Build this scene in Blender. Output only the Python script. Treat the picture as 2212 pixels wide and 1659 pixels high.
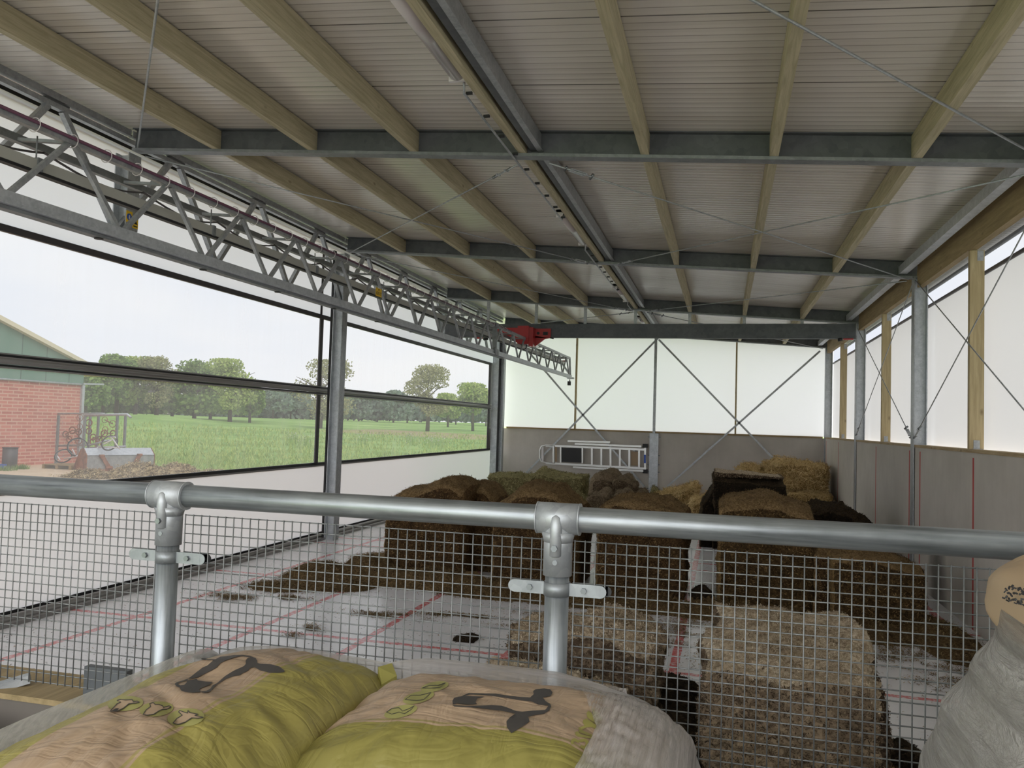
import bpy, bmesh, math, random
import numpy as np
from mathutils import Vector, Matrix, noise
from mathutils.geometry import delaunay_2d_cdt
for o in list(bpy.data.objects): bpy.data.objects.remove(o)
SC = bpy.context.scene
COL = SC.collection
R = random.Random(7)
PI = math.pi

# ------------------------------------------------------------ camera
FPX, YAW, PITCH, ROLL, EYE = 1764.74, .25436, .04687, .03077, 1.9797
CX, CY = 1106., 829.5
_F = Vector((-math.sin(YAW)*math.cos(PITCH), math.cos(YAW)*math.cos(PITCH), math.sin(PITCH)))
_r = Vector((math.cos(YAW), math.sin(YAW), 0)); _u = _r.cross(_F)
RT = _r*math.cos(ROLL) + _u*math.sin(ROLL); UP = -_r*math.sin(ROLL) + _u*math.cos(ROLL); FW = _F
CAMP = Vector((0, 0, EYE))
cam = bpy.data.cameras.new('camera'); camo = bpy.data.objects.new('camera', cam); COL.objects.link(camo)
cam.sensor_width = 36; cam.lens = FPX/2212*36; cam.clip_start = .05; cam.clip_end = 3000
m = Matrix.Identity(4)
for i in range(3):
    m[i][0] = RT[i]; m[i][1] = UP[i]; m[i][2] = -FW[i]; m[i][3] = CAMP[i]
camo.matrix_world = m
SC.camera = camo

# ------------------------------------------------------------ light: overcast sky, exposure
SC.view_settings.view_transform = 'Standard'; SC.view_settings.look = 'None'
SC.view_settings.gamma = 1; SC.view_settings.use_curve_mapping = False
SC.view_settings.exposure = 0.92
SKY = 2.5
W = bpy.data.worlds.new('world'); SC.world = W; W.use_nodes = True
nt = W.node_tree; nt.nodes.clear()
wo = nt.nodes.new('ShaderNodeOutputWorld'); bg = nt.nodes.new('ShaderNodeBackground')
tc = nt.nodes.new('ShaderNodeTexCoord'); mp = nt.nodes.new('ShaderNodeMapping'); mp.inputs['Scale'].default_value = (1.5, 1.5, 5)
nz = nt.nodes.new('ShaderNodeTexNoise'); nz.inputs['Scale'].default_value = 1.6; nz.inputs['Detail'].default_value = 5
rp = nt.nodes.new('ShaderNodeValToRGB')
rp.color_ramp.elements[0].position = .3; rp.color_ramp.elements[0].color = (.83, .87, .95, 1)
rp.color_ramp.elements[1].position = .7; rp.color_ramp.elements[1].color = (1, .99, .98, 1)
for a, b in ((tc.outputs['Generated'], mp.inputs[0]), (mp.outputs[0], nz.inputs[0]), (nz.outputs[0], rp.inputs[0]),
             (rp.outputs[0], bg.inputs[0]), (bg.outputs[0], wo.inputs[0])): nt.links.new(a, b)
bg.inputs[1].default_value = SKY
sun = bpy.data.lights.new('sun', 'SUN'); sun.energy = 2.2; sun.angle = math.radians(35); sun.color = (1, .96, .9)
suno = bpy.data.objects.new('sun', sun); COL.objects.link(suno)
suno.rotation_euler = Vector((.55, -.5, .75)).to_track_quat('Z', 'Y').to_euler()

# ------------------------------------------------------------ helpers
def C(r, g=None, b=None):
    if g is None: g = b = r
    f = lambda v: (v/255/12.92) if v/255 <= .04045 else ((v/255+.055)/1.055)**2.4
    return (f(r), f(g), f(b), 1)
def ray(px, py): return FW + RT*((px-CX)/FPX) - UP*((py-CY)/FPX)
def atX(px, py, X): d = ray(px, py); return CAMP + d*(X/d.x)
def atY(px, py, Y): d = ray(px, py); return CAMP + d*(Y/d.y)
def atZ(px, py, Z): d = ray(px, py); return CAMP + d*((Z-EYE)/d.z)

class MB:
    def __init__(s): s.v = []; s.f = []; s.m = []; s.sm = []
    def add(s, vs, fs, mi=0, smooth=False):
        o = len(s.v); s.v += [tuple(v) for v in vs]
        s.f += [tuple(i+o for i in f) for f in fs]; s.m += [mi]*len(fs); s.sm += [smooth]*len(fs)
    def box(s, a, b, mi=0, M=None):
        (x0, y0, z0), (x1, y1, z1) = a, b
        vs = [Vector(p) for p in ((x0,y0,z0),(x1,y0,z0),(x1,y1,z0),(x0,y1,z0),(x0,y0,z1),(x1,y0,z1),(x1,y1,z1),(x0,y1,z1))]
        if M: vs = [M @ v for v in vs]
        s.add(vs, [(0,3,2,1),(4,5,6,7),(0,1,5,4),(1,2,6,5),(2,3,7,6),(3,0,4,7)], mi)
    def bar(s, p, q, w, h, mi=0, up=(0,0,1)):          # box section between two points
        p, q = Vector(p), Vector(q); d = (q-p).normalized(); u = Vector(up)
        if abs(d.dot(u)) > .98: u = Vector((1,0,0))
        r = d.cross(u).normalized(); u = r.cross(d)
        vs = [e + r*a*w/2 + u*b*h/2 for e in (p, q) for a, b in ((-1,-1),(1,-1),(1,1),(-1,1))]
        s.add(vs, [(0,1,2,3),(7,6,5,4),(0,4,5,1),(1,5,6,2),(2,6,7,3),(3,7,4,0)], mi)
    def tube(s, pts, r, n=12, mi=0, caps=True, closed=False):
        pts = [Vector(p) for p in pts]; rs = r if isinstance(r, (list, tuple)) else [r]*len(pts)
        vs = []; K = len(pts); prev = None
        for i, p in enumerate(pts):
            if closed: d = pts[(i+1) % K] - pts[i-1]
            else: d = pts[min(i+1, K-1)] - pts[max(i-1, 0)]
            d.normalize()
            if prev is None: u = Vector((0,0,1)) if abs(d.z) < .9 else Vector((1,0,0))
            else: u = prev
            a = d.cross(u).normalized(); u = a.cross(d).normalized(); prev = u
            for k in range(n):
                t = 2*PI*k/n; vs.append(p + a*(math.cos(t)*rs[i]) + u*(math.sin(t)*rs[i]))
        fs = []
        for i in range(K if closed else K-1):
            for k in range(n):
                j = (i+1) % K; k2 = (k+1) % n
                fs.append((i*n+k, i*n+k2, j*n+k2, j*n+k))
        s.add(vs, fs, mi, True)
        if caps and not closed:
            o = len(s.v) - len(vs)
            s.f += [tuple(o+k for k in range(n))[::-1], tuple(o+(K-1)*n+k for k in range(n))]; s.m += [mi]*2; s.sm += [False]*2
    def ring(s, c, nrm, rad, r, n=18, k=6, mi=0):
        nrm = Vector(nrm).normalized(); a = nrm.orthogonal().normalized(); b = nrm.cross(a); c = Vector(c)
        s.tube([c + a*math.cos(2*PI*i/n)*rad + b*math.sin(2*PI*i/n)*rad for i in range(n)], r, k, mi, closed=True)
    def lathe(s, prof, M=None, n=24, mi=0, sm=True):
        vs = []
        for (r, z) in prof:
            for k in range(n):
                v = Vector((math.cos(2*PI*k/n)*r, math.sin(2*PI*k/n)*r, z)); vs.append(M @ v if M else v)
        fs = [(i*n+k, i*n+(k+1) % n, (i+1)*n+(k+1) % n, (i+1)*n+k) for i in range(len(prof)-1) for k in range(n)]
        s.add(vs, fs, mi, sm)
        o = len(s.v)-len(vs); K = len(prof)
        s.f += [tuple(o+k for k in range(n))[::-1], tuple(o+(K-1)*n+k for k in range(n))]; s.m += [mi]*2; s.sm += [False]*2
    def prism(s, pts, off, mi=0):                       # polygon extruded by a vector
        pts = [Vector(p) for p in pts]; off = Vector(off); n = len(pts)
        vs = pts + [p+off for p in pts]
        s.add(vs, [tuple(range(n))[::-1], tuple(range(n, 2*n))] + [(i, (i+1) % n, n+(i+1) % n, n+i) for i in range(n)], mi)
    def ibeam(s, p, q, h, w, tf=.012, tw=.008, up=(0,0,1), mi=0, mf=None):   # p,q: bottom centre line
        p, q = Vector(p), Vector(q); up = Vector(up).normalized(); mf = mi if mf is None else mf
        s.bar(p+up*tf/2, q+up*tf/2, w, tf, mf, up); s.bar(p+up*(h-tf/2), q+up*(h-tf/2), w, tf, mi, up)
        s.bar(p+up*h/2, q+up*h/2, tw, h-2*tf, mi, up)
    def build(s, name, mats, parent=None, loc=None):
        me = bpy.data.meshes.new(name); me.from_pydata(s.v, [], s.f)
        mats = mats if isinstance(mats, (list, tuple)) else [mats]
        for mm in mats: me.materials.append(mm)
        me.polygons.foreach_set('material_index', s.m); me.polygons.foreach_set('use_smooth', s.sm)
        me.update()
        o = bpy.data.objects.new(name, me); COL.objects.link(o)
        if parent: o.parent = parent
        if loc: o.location = loc
        return o

def tag(o, label=None, cat=None, group=None, kind=None):
    if label: o['label'] = label
    if cat: o['category'] = cat
    if group: o['group'] = group
    if kind: o['kind'] = kind
    return o
def empty(name, loc, label=None, cat=None, group=None, kind=None):
    o = bpy.data.objects.new(name, None); COL.objects.link(o); o.location = loc
    o.empty_display_size = .1
    return tag(o, label, cat, group, kind)
class Loc:                                              # MB whose vertices are given in world, stored relative to a root
    pass
def part(mb, name, mat, root, label=None):
    lx, ly, lz = root.location
    mb.v = [(v[0]-lx, v[1]-ly, v[2]-lz) for v in mb.v]
    o = mb.build(name, mat, root)
    if label: o['label'] = label
    return o
def sub(mb, name, mat, root, parent, label=None):       # sub-part: parent is a part at its root's origin
    lx, ly, lz = root.location
    mb.v = [(v[0]-lx, v[1]-ly, v[2]-lz) for v in mb.v]
    o = mb.build(name, mat, parent)
    if label: o['label'] = label
    return o
def copy_tree(o, parent=None):
    c = o.copy(); COL.objects.link(c); c.parent = parent
    for ch in list(o.children): copy_tree(ch, c)
    return c

# ------------------------------------------------------------ materials
class N:
    def __init__(s, name):
        s.m = bpy.data.materials.new(name); s.m.use_nodes = True; s.t = s.m.node_tree; s.t.nodes.clear()
        s.out = s.t.nodes.new('ShaderNodeOutputMaterial')
    def n(s, ty, **k):
        x = s.t.nodes.new(ty)
        for a, b in k.items(): setattr(x, a, b)
        return x
    def l(s, a, b): s.t.links.new(a, b)
    def val(s, sock, v):
        if isinstance(v, bpy.types.NodeSocket): s.l(v, sock)
        else: sock.default_value = v
    def math(s, op, a, b=0., c=None):
        x = s.n('ShaderNodeMath', operation=op); s.val(x.inputs[0], a); s.val(x.inputs[1], b)
        if c is not None: s.val(x.inputs[2], c)
        return x.outputs[0]
    def coord(s, scale=(1,1,1), kind='Object'):
        t = s.n('ShaderNodeTexCoord'); mpp = s.n('ShaderNodeMapping'); mpp.inputs['Scale'].default_value = scale
        s.l(t.outputs[kind], mpp.inputs[0]); return mpp.outputs[0]
    def noise(s, co, scale, detail=4, rough=.55, dist=0.):
        x = s.n('ShaderNodeTexNoise'); s.l(co, x.inputs[0]); x.inputs['Scale'].default_value = scale
        x.inputs['Detail'].default_value = detail; x.inputs['Roughness'].default_value = rough; x.inputs['Distortion'].default_value = dist
        return x.outputs[0]
    def vor(s, co, scale, feat='F1', out='Distance'):
        x = s.n('ShaderNodeTexVoronoi'); x.feature = feat; s.l(co, x.inputs[0]); x.inputs['Scale'].default_value = scale
        return x.outputs[out]
    def ramp(s, f, stops):
        x = s.n('ShaderNodeValToRGB'); cr = x.color_ramp
        while len(cr.elements) < len(stops): cr.elements.new(.5)
        for e, (p, c) in zip(cr.elements, stops): e.position = p; e.color = c
        s.l(f, x.inputs[0]); return x.outputs[0]
    def mix(s, f, a, b, mode='MIX'):
        x = s.n('ShaderNodeMix', data_type='RGBA', blend_type=mode); s.val(x.inputs[0], f); s.val(x.inputs[6], a); s.val(x.inputs[7], b)
        return x.outputs[2]
    def bump(s, h, strength=.3, dist=.01):
        x = s.n('ShaderNodeBump'); x.inputs['Strength'].default_value = strength; x.inputs['Distance'].default_value = dist
        s.l(h, x.inputs['Height']); return x.outputs[0]
    def xyz(s, co):
        x = s.n('ShaderNodeSeparateXYZ'); s.l(co, x.inputs[0]); return x.outputs
    def pbr(s, col, rough=.5, metal=0., bump=None, **k):
        x = s.n('ShaderNodeBsdfPrincipled'); s.val(x.inputs['Base Color'], col); s.val(x.inputs['Roughness'], rough); s.val(x.inputs['Metallic'], metal)
        if bump: s.l(bump, x.inputs['Normal'])
        for a, b in k.items(): s.val(x.inputs[a.replace('_', ' ')], b)
        s.l(x.outputs[0], s.out.inputs[0]); s.b = x
        return s.m

def mat_galv(name, a, b, rough=.42, metal=.75, scale=18):
    n = N(name); co = n.coord()
    f = n.noise(co, scale*.5, 6, .65); v = n.vor(co, scale*3, out='Color')
    sp = n.n('ShaderNodeSeparateColor'); n.l(v, sp.inputs[0])
    f2 = n.math('ADD', n.math('MULTIPLY', f, .85), n.math('MULTIPLY', sp.outputs[0], .15))
    c = n.ramp(f2, [(.3, a), (.7, b)])
    return n.pbr(c, n.math('ADD', n.math('MULTIPLY', f, .25), rough-.12), metal, n.bump(f, .08, .003))
M = {}
M['galv'] = mat_galv('galvanised_steel', C(140,144,147), C(178,181,183), .44, .5)
def mat_pipe(name, sc, a, b):
    n = N(name); f = n.noise(n.coord(sc), 2.2, 6, .62, .4); g = n.noise(n.coord(), 7, 4)
    c = n.ramp(n.math('ADD', n.math('MULTIPLY', f, .7), n.math('MULTIPLY', g, .3)), [(.34, a), (.66, b)])
    return n.pbr(c, n.math('ADD', n.math('MULTIPLY', f, .28), .27), .72, n.bump(f, .05, .002))
M['pipe_post'] = mat_pipe('galvanised_post_pipe', (22, 22, 1.2), C(104,109,112), C(168,173,176))
M['galv_light'] = mat_galv('galvanised_steel_light', C(164,169,174), C(200,204,208), .45, .4)
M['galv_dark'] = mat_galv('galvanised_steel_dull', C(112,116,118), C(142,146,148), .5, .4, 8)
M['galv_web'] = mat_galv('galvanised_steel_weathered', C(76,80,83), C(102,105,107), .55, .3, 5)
M['pipe'] = mat_pipe('galvanised_pipe', (1.2, 26, 26), C(104,109,111), C(164,169,171))
def mat_plain(name, col, rough=.5, metal=0., **k): return N(name).pbr(col, rough, metal, **k)
M['clamp'] = mat_galv('clamp_zinc', C(124,128,130), C(156,160,162), .5, .6, 14)
M['mesh'] = mat_galv('mesh_wire_zinc', C(108,110,110), C(136,138,136), .5, .5)
M['black'] = mat_plain('black_rubber', C(28,28,30), .55)
M['dark'] = mat_plain('dark_grey_profile', C(70,66,68), .5)
M['grey_profile'] = mat_plain('grey_aluminium_profile', C(140,138,136), .38, .5)
M['alu'] = mat_plain('aluminium', C(205,205,203), .35, .6)
M['white_plastic'] = mat_plain('white_plastic', C(205,200,200), .4)
M['lamp_diff'] = mat_plain('frosted_lamp_cover', C(190,182,182), .25, 0., Coat_Weight=.3)
M['channel'] = mat_plain('grey_painted_channel', C(176,176,168), .5)
M['red'] = mat_plain('red_paint', C(165,22,28), .35, 0., Coat_Weight=.3)
M['yellow'] = mat_plain('yellow_sign', C(232,190,30), .45)
M['blue'] = mat_plain('blue_print', C(30,80,170), .45)
M['ink'] = mat_plain('black_print', C(34,34,36), .6)
M['ink_bag'] = mat_plain('dark_grey_print', C(66,62,58), .6)
M['purple'] = mat_plain('purple_cable', C(96,60,78), .5)
M['bolt'] = mat_plain('bolt_steel', C(120,124,126), .4, .8)
M['rust'] = N('rusty_steel'); _n = M['rust']; _c = _n.coord(); _f = _n.noise(_c, 6, 6)
M['rust'] = _n.pbr(_n.ramp(_f, [(.3, C(90,62,50)), (.6, C(150,100,76)), (.8, C(120,84,70))]), .85)

def mat_wood(name, a, b, axis=1, knots=True, gs=1.):
    n = N(name); sc = [14*gs]*3; sc[axis] = .9*gs; co = n.coord(tuple(sc))
    f = n.noise(co, 2.2, 6, .6, .8)
    c = n.ramp(f, [(.28, a), (.72, b)])
    co2 = n.coord(tuple(4 if i != axis else 2.0 for i in range(3)))
    k = n.vor(co2, 1.4)
    kn = n.ramp(k, [(.0, (1,1,1,1)), (.13, (0,0,0,1))])
    c = n.mix(n.math('MULTIPLY', kn, .75), c, C(84,62,38)) if knots else c
    co3 = n.coord((3,3,3)); g = n.noise(co3, 1.2, 3)
    c = n.mix(n.math('MULTIPLY', g, .22), c, (a[0]*.8, a[1]*.86, a[2]*.72, 1))
    return n.pbr(c, .72, 0., n.bump(f, .15, .003))
M['timber'] = mat_wood('treated_timber', C(154,145,116), C(198,188,158), 1)
M['timber_post'] = mat_wood('treated_timber_post', C(156,138,102), C(194,176,138), 2)
M['timber_sill'] = mat_wood('treated_timber_sill', C(150,126,90), C(196,176,140), 1)
M['timber_sill_x'] = mat_wood('treated_timber_sill_back', C(130,108,74), C(170,148,110), 0)
M['timber_brown'] = mat_wood('brown_timber', C(132,114,78), C(172,150,110), 1)

def mat_ceiling():
    n = N('ribbed_white_roof_panel'); co = n.coord(); x, y, z = n.xyz(co)
    per = .0955
    ph = n.math('FRACT', n.math('DIVIDE', n.math('ADD', y, 100.), per))
    line = n.math('LESS_THAN', ph, .10)
    seam = n.math('LESS_THAN', n.math('FRACT', n.math('DIVIDE', n.math('ADD', y, 1.05*40-.855+.0955*.0), 1.05)), .011)
    nz_ = n.noise(n.coord((.6,2.5,1)), 1.3, 3)
    c = n.ramp(nz_, [(.3, C(202,195,184)), (.7, C(213,207,197))])
    c = n.mix(n.math('MULTIPLY', line, .55), c, C(120,112,100)); c = n.mix(n.math('MULTIPLY', seam, .8), c, C(50,46,40))
    tri = n.math('ABSOLUTE', n.math('SUBTRACT', ph, .55))
    b = n.bump(n.math('ADD', n.math('MULTIPLY', tri, .6), n.math('MULTIPLY', line, -.5)), .9, .006)
    return n.pbr(c, .24, 0., b, Specular_IOR_Level=.55)
M['ceiling'] = mat_ceiling()
def mat_floor():
    n = N('white_coated_floor_red_grid'); co = n.coord(); x, y, z = n.xyz(co)
    def band(v, at, w): return n.math('LESS_THAN', n.math('ABSOLUTE', n.math('SUBTRACT', v, at)), w)
    wob = n.noise(n.coord(), 9, 3); wob = n.math('MULTIPLY', n.math('SUBTRACT', wob, .5), .02)
    xx = n.math('ADD', x, wob); yy = n.math('ADD', y, wob)
    L = None
    for at in (-5.44, -4.15, -3.07, -1.75, -.36, .95, 2.3):
        b = band(xx, at, .037); L = b if L is None else n.math('MAXIMUM', L, b)
    for at in (4.45, 6.83, 9.17, 11.8, 12.4, 15.0, 17.3, 19.7, 21.9):
        L = n.math('MAXIMUM', L, band(yy, at, .034))
    wear = n.ramp(n.noise(n.coord((1,1,1)), 22, 6, .7), [(.36, (.35,.35,.35,1)), (.55, (1,1,1,1))])
    f = n.noise(n.coord((1,1,1)), 1.4, 5)
    base = n.ramp(f, [(.3, C(222,222,226)), (.7, C(238,238,241))])
    st = n.noise(n.coord((2.0,14,1)), 3.5, 6, .7, .6)
    stain = n.ramp(st, [(.62, (0,0,0,1)), (.68, (1,1,1,1))])
    base = n.mix(n.math('MULTIPLY', stain, .45), base, C(104,98,90))
    f3 = n.vor(n.coord(), 16); n3 = n.noise(n.coord(), 1.1, 3)
    sp = n.math('MULTIPLY', n.math('LESS_THAN', f3, .13), n.math('GREATER_THAN', n3, .47))
    base = n.mix(n.math('MULTIPLY', sp, .8), base, C(58,48,38))
    Lw = n.math('MULTIPLY', L, n.math('MULTIPLY', wear, .85))
    c = n.mix(Lw, base, C(205,52,52))
    return n.pbr(c, .27, 0., n.bump(f, .05, .002), Specular_IOR_Level=.65)
M['floor'] = mat_floor()
def mat_conc(name, a, b, reds=(), zt=1.76, xax=False):
    n = N(name); co = n.coord(); x, y, z = n.xyz(co)
    f = n.noise(n.coord((1,1,1)), 1.1, 7, .62); g = n.noise(n.coord((.8,7,.7) if xax else (.7,7,.8)), 1.6, 5)
    g = n.noise(n.coord((5,5,.45)), 2.2, 5, .6)
    c = n.ramp(f, [(.28, a), (.72, b)])
    c = n.mix(n.math('MULTIPLY', g, .3), c, (a[0]*.7, a[1]*.7, a[2]*.7, 1))
    L = None
    for at in reds:
        q = n.math('LESS_THAN', n.math('ABSOLUTE', n.math('SUBTRACT', y, at)), .028)
        L = q if L is None else n.math('MAXIMUM', L, q)
    if L is not None:
        L = n.math('MULTIPLY', L, n.math('LESS_THAN', z, zt))
        c = n.mix(n.math('MULTIPLY', L, .9), c, C(178,44,40))
        # dark patch low on the wall behind the right hand block
        d = n.math('ADD', n.math('POWER', n.math('MULTIPLY', n.math('SUBTRACT', y, 10.9), 1.5), 2.), n.math('POWER', n.math('MULTIPLY', z, 1.05), 4.))
        d = n.math('ADD', d, n.math('MULTIPLY', f, .8))
        dark_low = n.ramp(d, [(.45, (1,1,1,1)), (1., (0,0,0,1))])
        c = n.mix(n.math('MULTIPLY', dark_low, .8), c, C(62,58,54))
    return n.pbr(c, .85, 0., n.bump(f, .25, .01))
M['conc'] = mat_conc('grey_concrete_wall', C(186,180,171), C(208,202,193), (9.42, 11.79, 12.42, 15.0, 17.35, 19.7, 21.9))
M['conc_back'] = mat_conc('grey_concrete_back_wall', C(176,170,162), C(198,192,184), (), xax=True)
M['bounce_ground'] = mat_conc('bounce_ground_grey', C(176,172,166), C(196,192,186))
M['conc_dark'] = mat_conc('rough_concrete_curb', C(88,82,76), C(116,109,100))
def mat_fabric(name, col, tr, trans=0., gloss=.05, see=0.):
    n = N(name); d = n.n('ShaderNodeBsdfDiffuse'); t = n.n('ShaderNodeBsdfTranslucent'); d.inputs[0].default_value = col; t.inputs[0].default_value = tr
    a = n.n('ShaderNodeAddShader'); n.l(d.outputs[0], a.inputs[0]); n.l(t.outputs[0], a.inputs[1]); n.l(a.outputs[0], n.out.inputs[0])
    if see:
        p = n.n('ShaderNodeBsdfTransparent'); p.inputs[0].default_value = (1,1,1,1); mx = n.n('ShaderNodeMixShader'); mx.inputs[0].default_value = see
        n.l(a.outputs[0], mx.inputs[1]); n.l(p.outputs[0], mx.inputs[2]); n.l(mx.outputs[0], n.out.inputs[0])
    return n.m
M['fabric'] = mat_fabric('white_windbreak_fabric', (.40,.40,.395,1), (.155,.156,.160,1))
M['fabric_right'] = mat_fabric('white_windbreak_fabric_right', (.42,.41,.395,1), (.145,.145,.144,1))
M['fabric_back'] = mat_fabric('white_light_sheet', (.45,.455,.455,1), (.208,.207,.212,1))
M['fabric_up'] = mat_fabric('white_windbreak_fabric_upper', (.40,.40,.40,1), (.182,.194,.212,1))
def mat_film(name, tcol, dirt=.10, streak=True):
    n = N(name); t = n.n('ShaderNodeBsdfTransparent'); d = n.n('ShaderNodeBsdfTranslucent'); d.inputs[0].default_value = (.26,.265,.27,1)
    f = n.noise(n.coord((1,1.6,.25)), 2.2, 5, .6)
    if streak: 
        f2 = n.noise(n.coord((1,9,.35)), 2.4, 4, .6); f = n.math('ADD', n.math('MULTIPLY', f, .75), n.math('MULTIPLY', f2, .25))
    fac = n.ramp(f, [(.3, (dirt*.75,)*3+(1,)), (.72, (dirt*1.3,)*3+(1,))])
    t.inputs[0].default_value = tcol
    mx = n.n('ShaderNodeMixShader'); n.l(fac, mx.inputs[0]); n.l(t.outputs[0], mx.inputs[1]); n.l(d.outputs[0], mx.inputs[2])
    n.l(mx.outputs[0], n.out.inputs[0]); return n.m
M['film'] = mat_film('clear_window_film', (.205,.208,.210,1), .18)
M['film_right'] = mat_film('clear_window_film_top', (.195,.20,.208,1), .05, False)

def mat_chop(name, a, b, c, rough=.95, sc=60, island=True, gloss=.15):
    n = N(name); co = n.coord(); f = n.noise(co, sc*.12, 5, .7); g = n.vor(co, sc*1.2, out='Color')
    s2 = n.n('ShaderNodeSeparateColor'); n.l(g, s2.inputs[0])
    geo = n.n('ShaderNodeNewGeometry')
    h = n.math('ADD', n.math('MULTIPLY', f, .55), n.math('MULTIPLY', s2.outputs[0], .35))
    if island: h = n.math('ADD', n.math('MULTIPLY', h, .7), n.math('MULTIPLY', geo.outputs['Random Per Island'], .45))
    col = n.ramp(h, [(.22, a), (.5, b), (.82, c)])
    bh = n.math('ADD', n.noise(co, sc, 6, .75), n.math('MULTIPLY', n.noise(co, sc*.2, 4), 1.5))
    return n.pbr(col, rough, 0., n.bump(bh, .9, .02), Specular_IOR_Level=gloss)
M['silage'] = mat_chop('chopped_brown_silage', C(52,38,23), C(100,77,49), C(168,140,98))
M['silage_pale'] = mat_chop('pale_chopped_silage', C(42,32,24), C(98,82,66), C(172,152,126), sc=50)
M['silage_olive'] = mat_chop('olive_brown_silage', C(50,38,22), C(98,77,48), C(166,138,94))
M['silage_dark'] = mat_chop('dark_wet_silage', C(24,19,13), C(48,39,28), C(88,74,54))
M['hay'] = mat_chop('green_hay', C(88,80,52), C(140,131,92), C(184,174,128))
M['wool'] = mat_chop('grey_brown_beet_pulp', C(74,62,48), C(118,102,82), C(152,136,112), sc=45)
M['straw'] = mat_chop('golden_straw', C(126,100,60), C(198,168,114), C(238,216,166), sc=40)
M['litter'] = mat_chop('loose_straw_litter', C(62,48,30), C(120,98,66), C(176,152,110))
M['toplit'] = mat_chop('toplit_silage', C(64,48,30), C(114,92,62), C(164,138,98))
M['toplit_pale'] = mat_chop('toplit_pale_silage', C(112,92,70), C(192,173,146), C(244,232,208), sc=50)
TOPLIT = {'chopped_brown_silage': M['toplit'], 'olive_brown_silage': M['toplit'], 'pale_chopped_silage': M['toplit_pale']}  # lighter copies for block tops: light falling from above painted into the colour
M['dung'] = mat_chop('manure_heap', C(110,92,66), C(170,148,110), C(206,186,146), sc=12)
def mat_paper(name, kraft, olive, axis, edge1, edge2):
    n = N(name); t = n.n('ShaderNodeNewGeometry'); x, y, z = n.xyz(t.outputs['Position'])
    f = n.noise(n.coord(), 3.0, 5, .6)
    k = n.ramp(f, [(.3, tuple(v*.86 for v in kraft[:3])+(1,)), (.7, kraft)])
    o = n.ramp(f, [(.3, tuple(v*.85 for v in olive[:3])+(1,)), (.7, olive)])
    v = x if axis == 0 else y
    sgn = edge1[1]
    wob = n.math('MULTIPLY', n.math('SUBTRACT', n.noise(n.coord(), 4., 2), .5), .02)
    v = n.math('ADD', v, wob)
    d = n.math('MULTIPLY', n.math('SUBTRACT', v, edge1[0]), sgn)          # >0 : olive side
    m1 = n.math('GREATER_THAN', d, 0.)
    m2 = n.math('MULTIPLY', n.math('GREATER_THAN', d, -.014), n.math('LESS_THAN', d, -.007))
    mk = n.math('MAXIMUM', m1, n.math('MULTIPLY', m2, .7))
    if edge2:
        d2 = n.math('MULTIPLY', n.math('SUBTRACT', v, edge2[0]), edge2[1]); mk = n.math('MAXIMUM', mk, n.math('GREATER_THAN', d2, 0.))
    c = n.mix(mk, k, o)
    w1 = n.noise(n.coord((7,2.2,3)), 2.0, 3, .5, 1.2); w2 = n.noise(n.coord((2.5,8,3)), 1.7, 3, .5, 1.5)
    rdg = lambda w: n.math('ABSOLUTE', n.math('SUBTRACT', w, .5))
    hh = n.math('ADD', n.math('MINIMUM', rdg(w1), .10), n.math('MINIMUM', rdg(w2), .10))
    return n.pbr(c, .48, 0., n.bump(hh, .22, .06), Specular_IOR_Level=.4)
M['sack1'] = mat_paper('kraft_paper_olive_edge', C(168,144,118), C(150,140,76), 0, (-.885, 1), (-1.10, -1))
M['sack2'] = mat_paper('kraft_paper_olive_edge_b', C(172,148,122), C(134,126,66), 1, (1.435, -1), None)
M['kraft'] = mat_plain('kraft_paper', C(164,142,114), .6)
M['kraft_print'] = mat_plain('kraft_print', C(172,148,120), .6)
M['inner_bag'] = mat_plain('pale_inner_sack', C(150,146,140), .7)
M['olive_print'] = mat_plain('olive_print', C(150,144,76), .6)
M['oval_print'] = mat_plain('olive_oval_print', C(150,146,86), .6)
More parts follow.
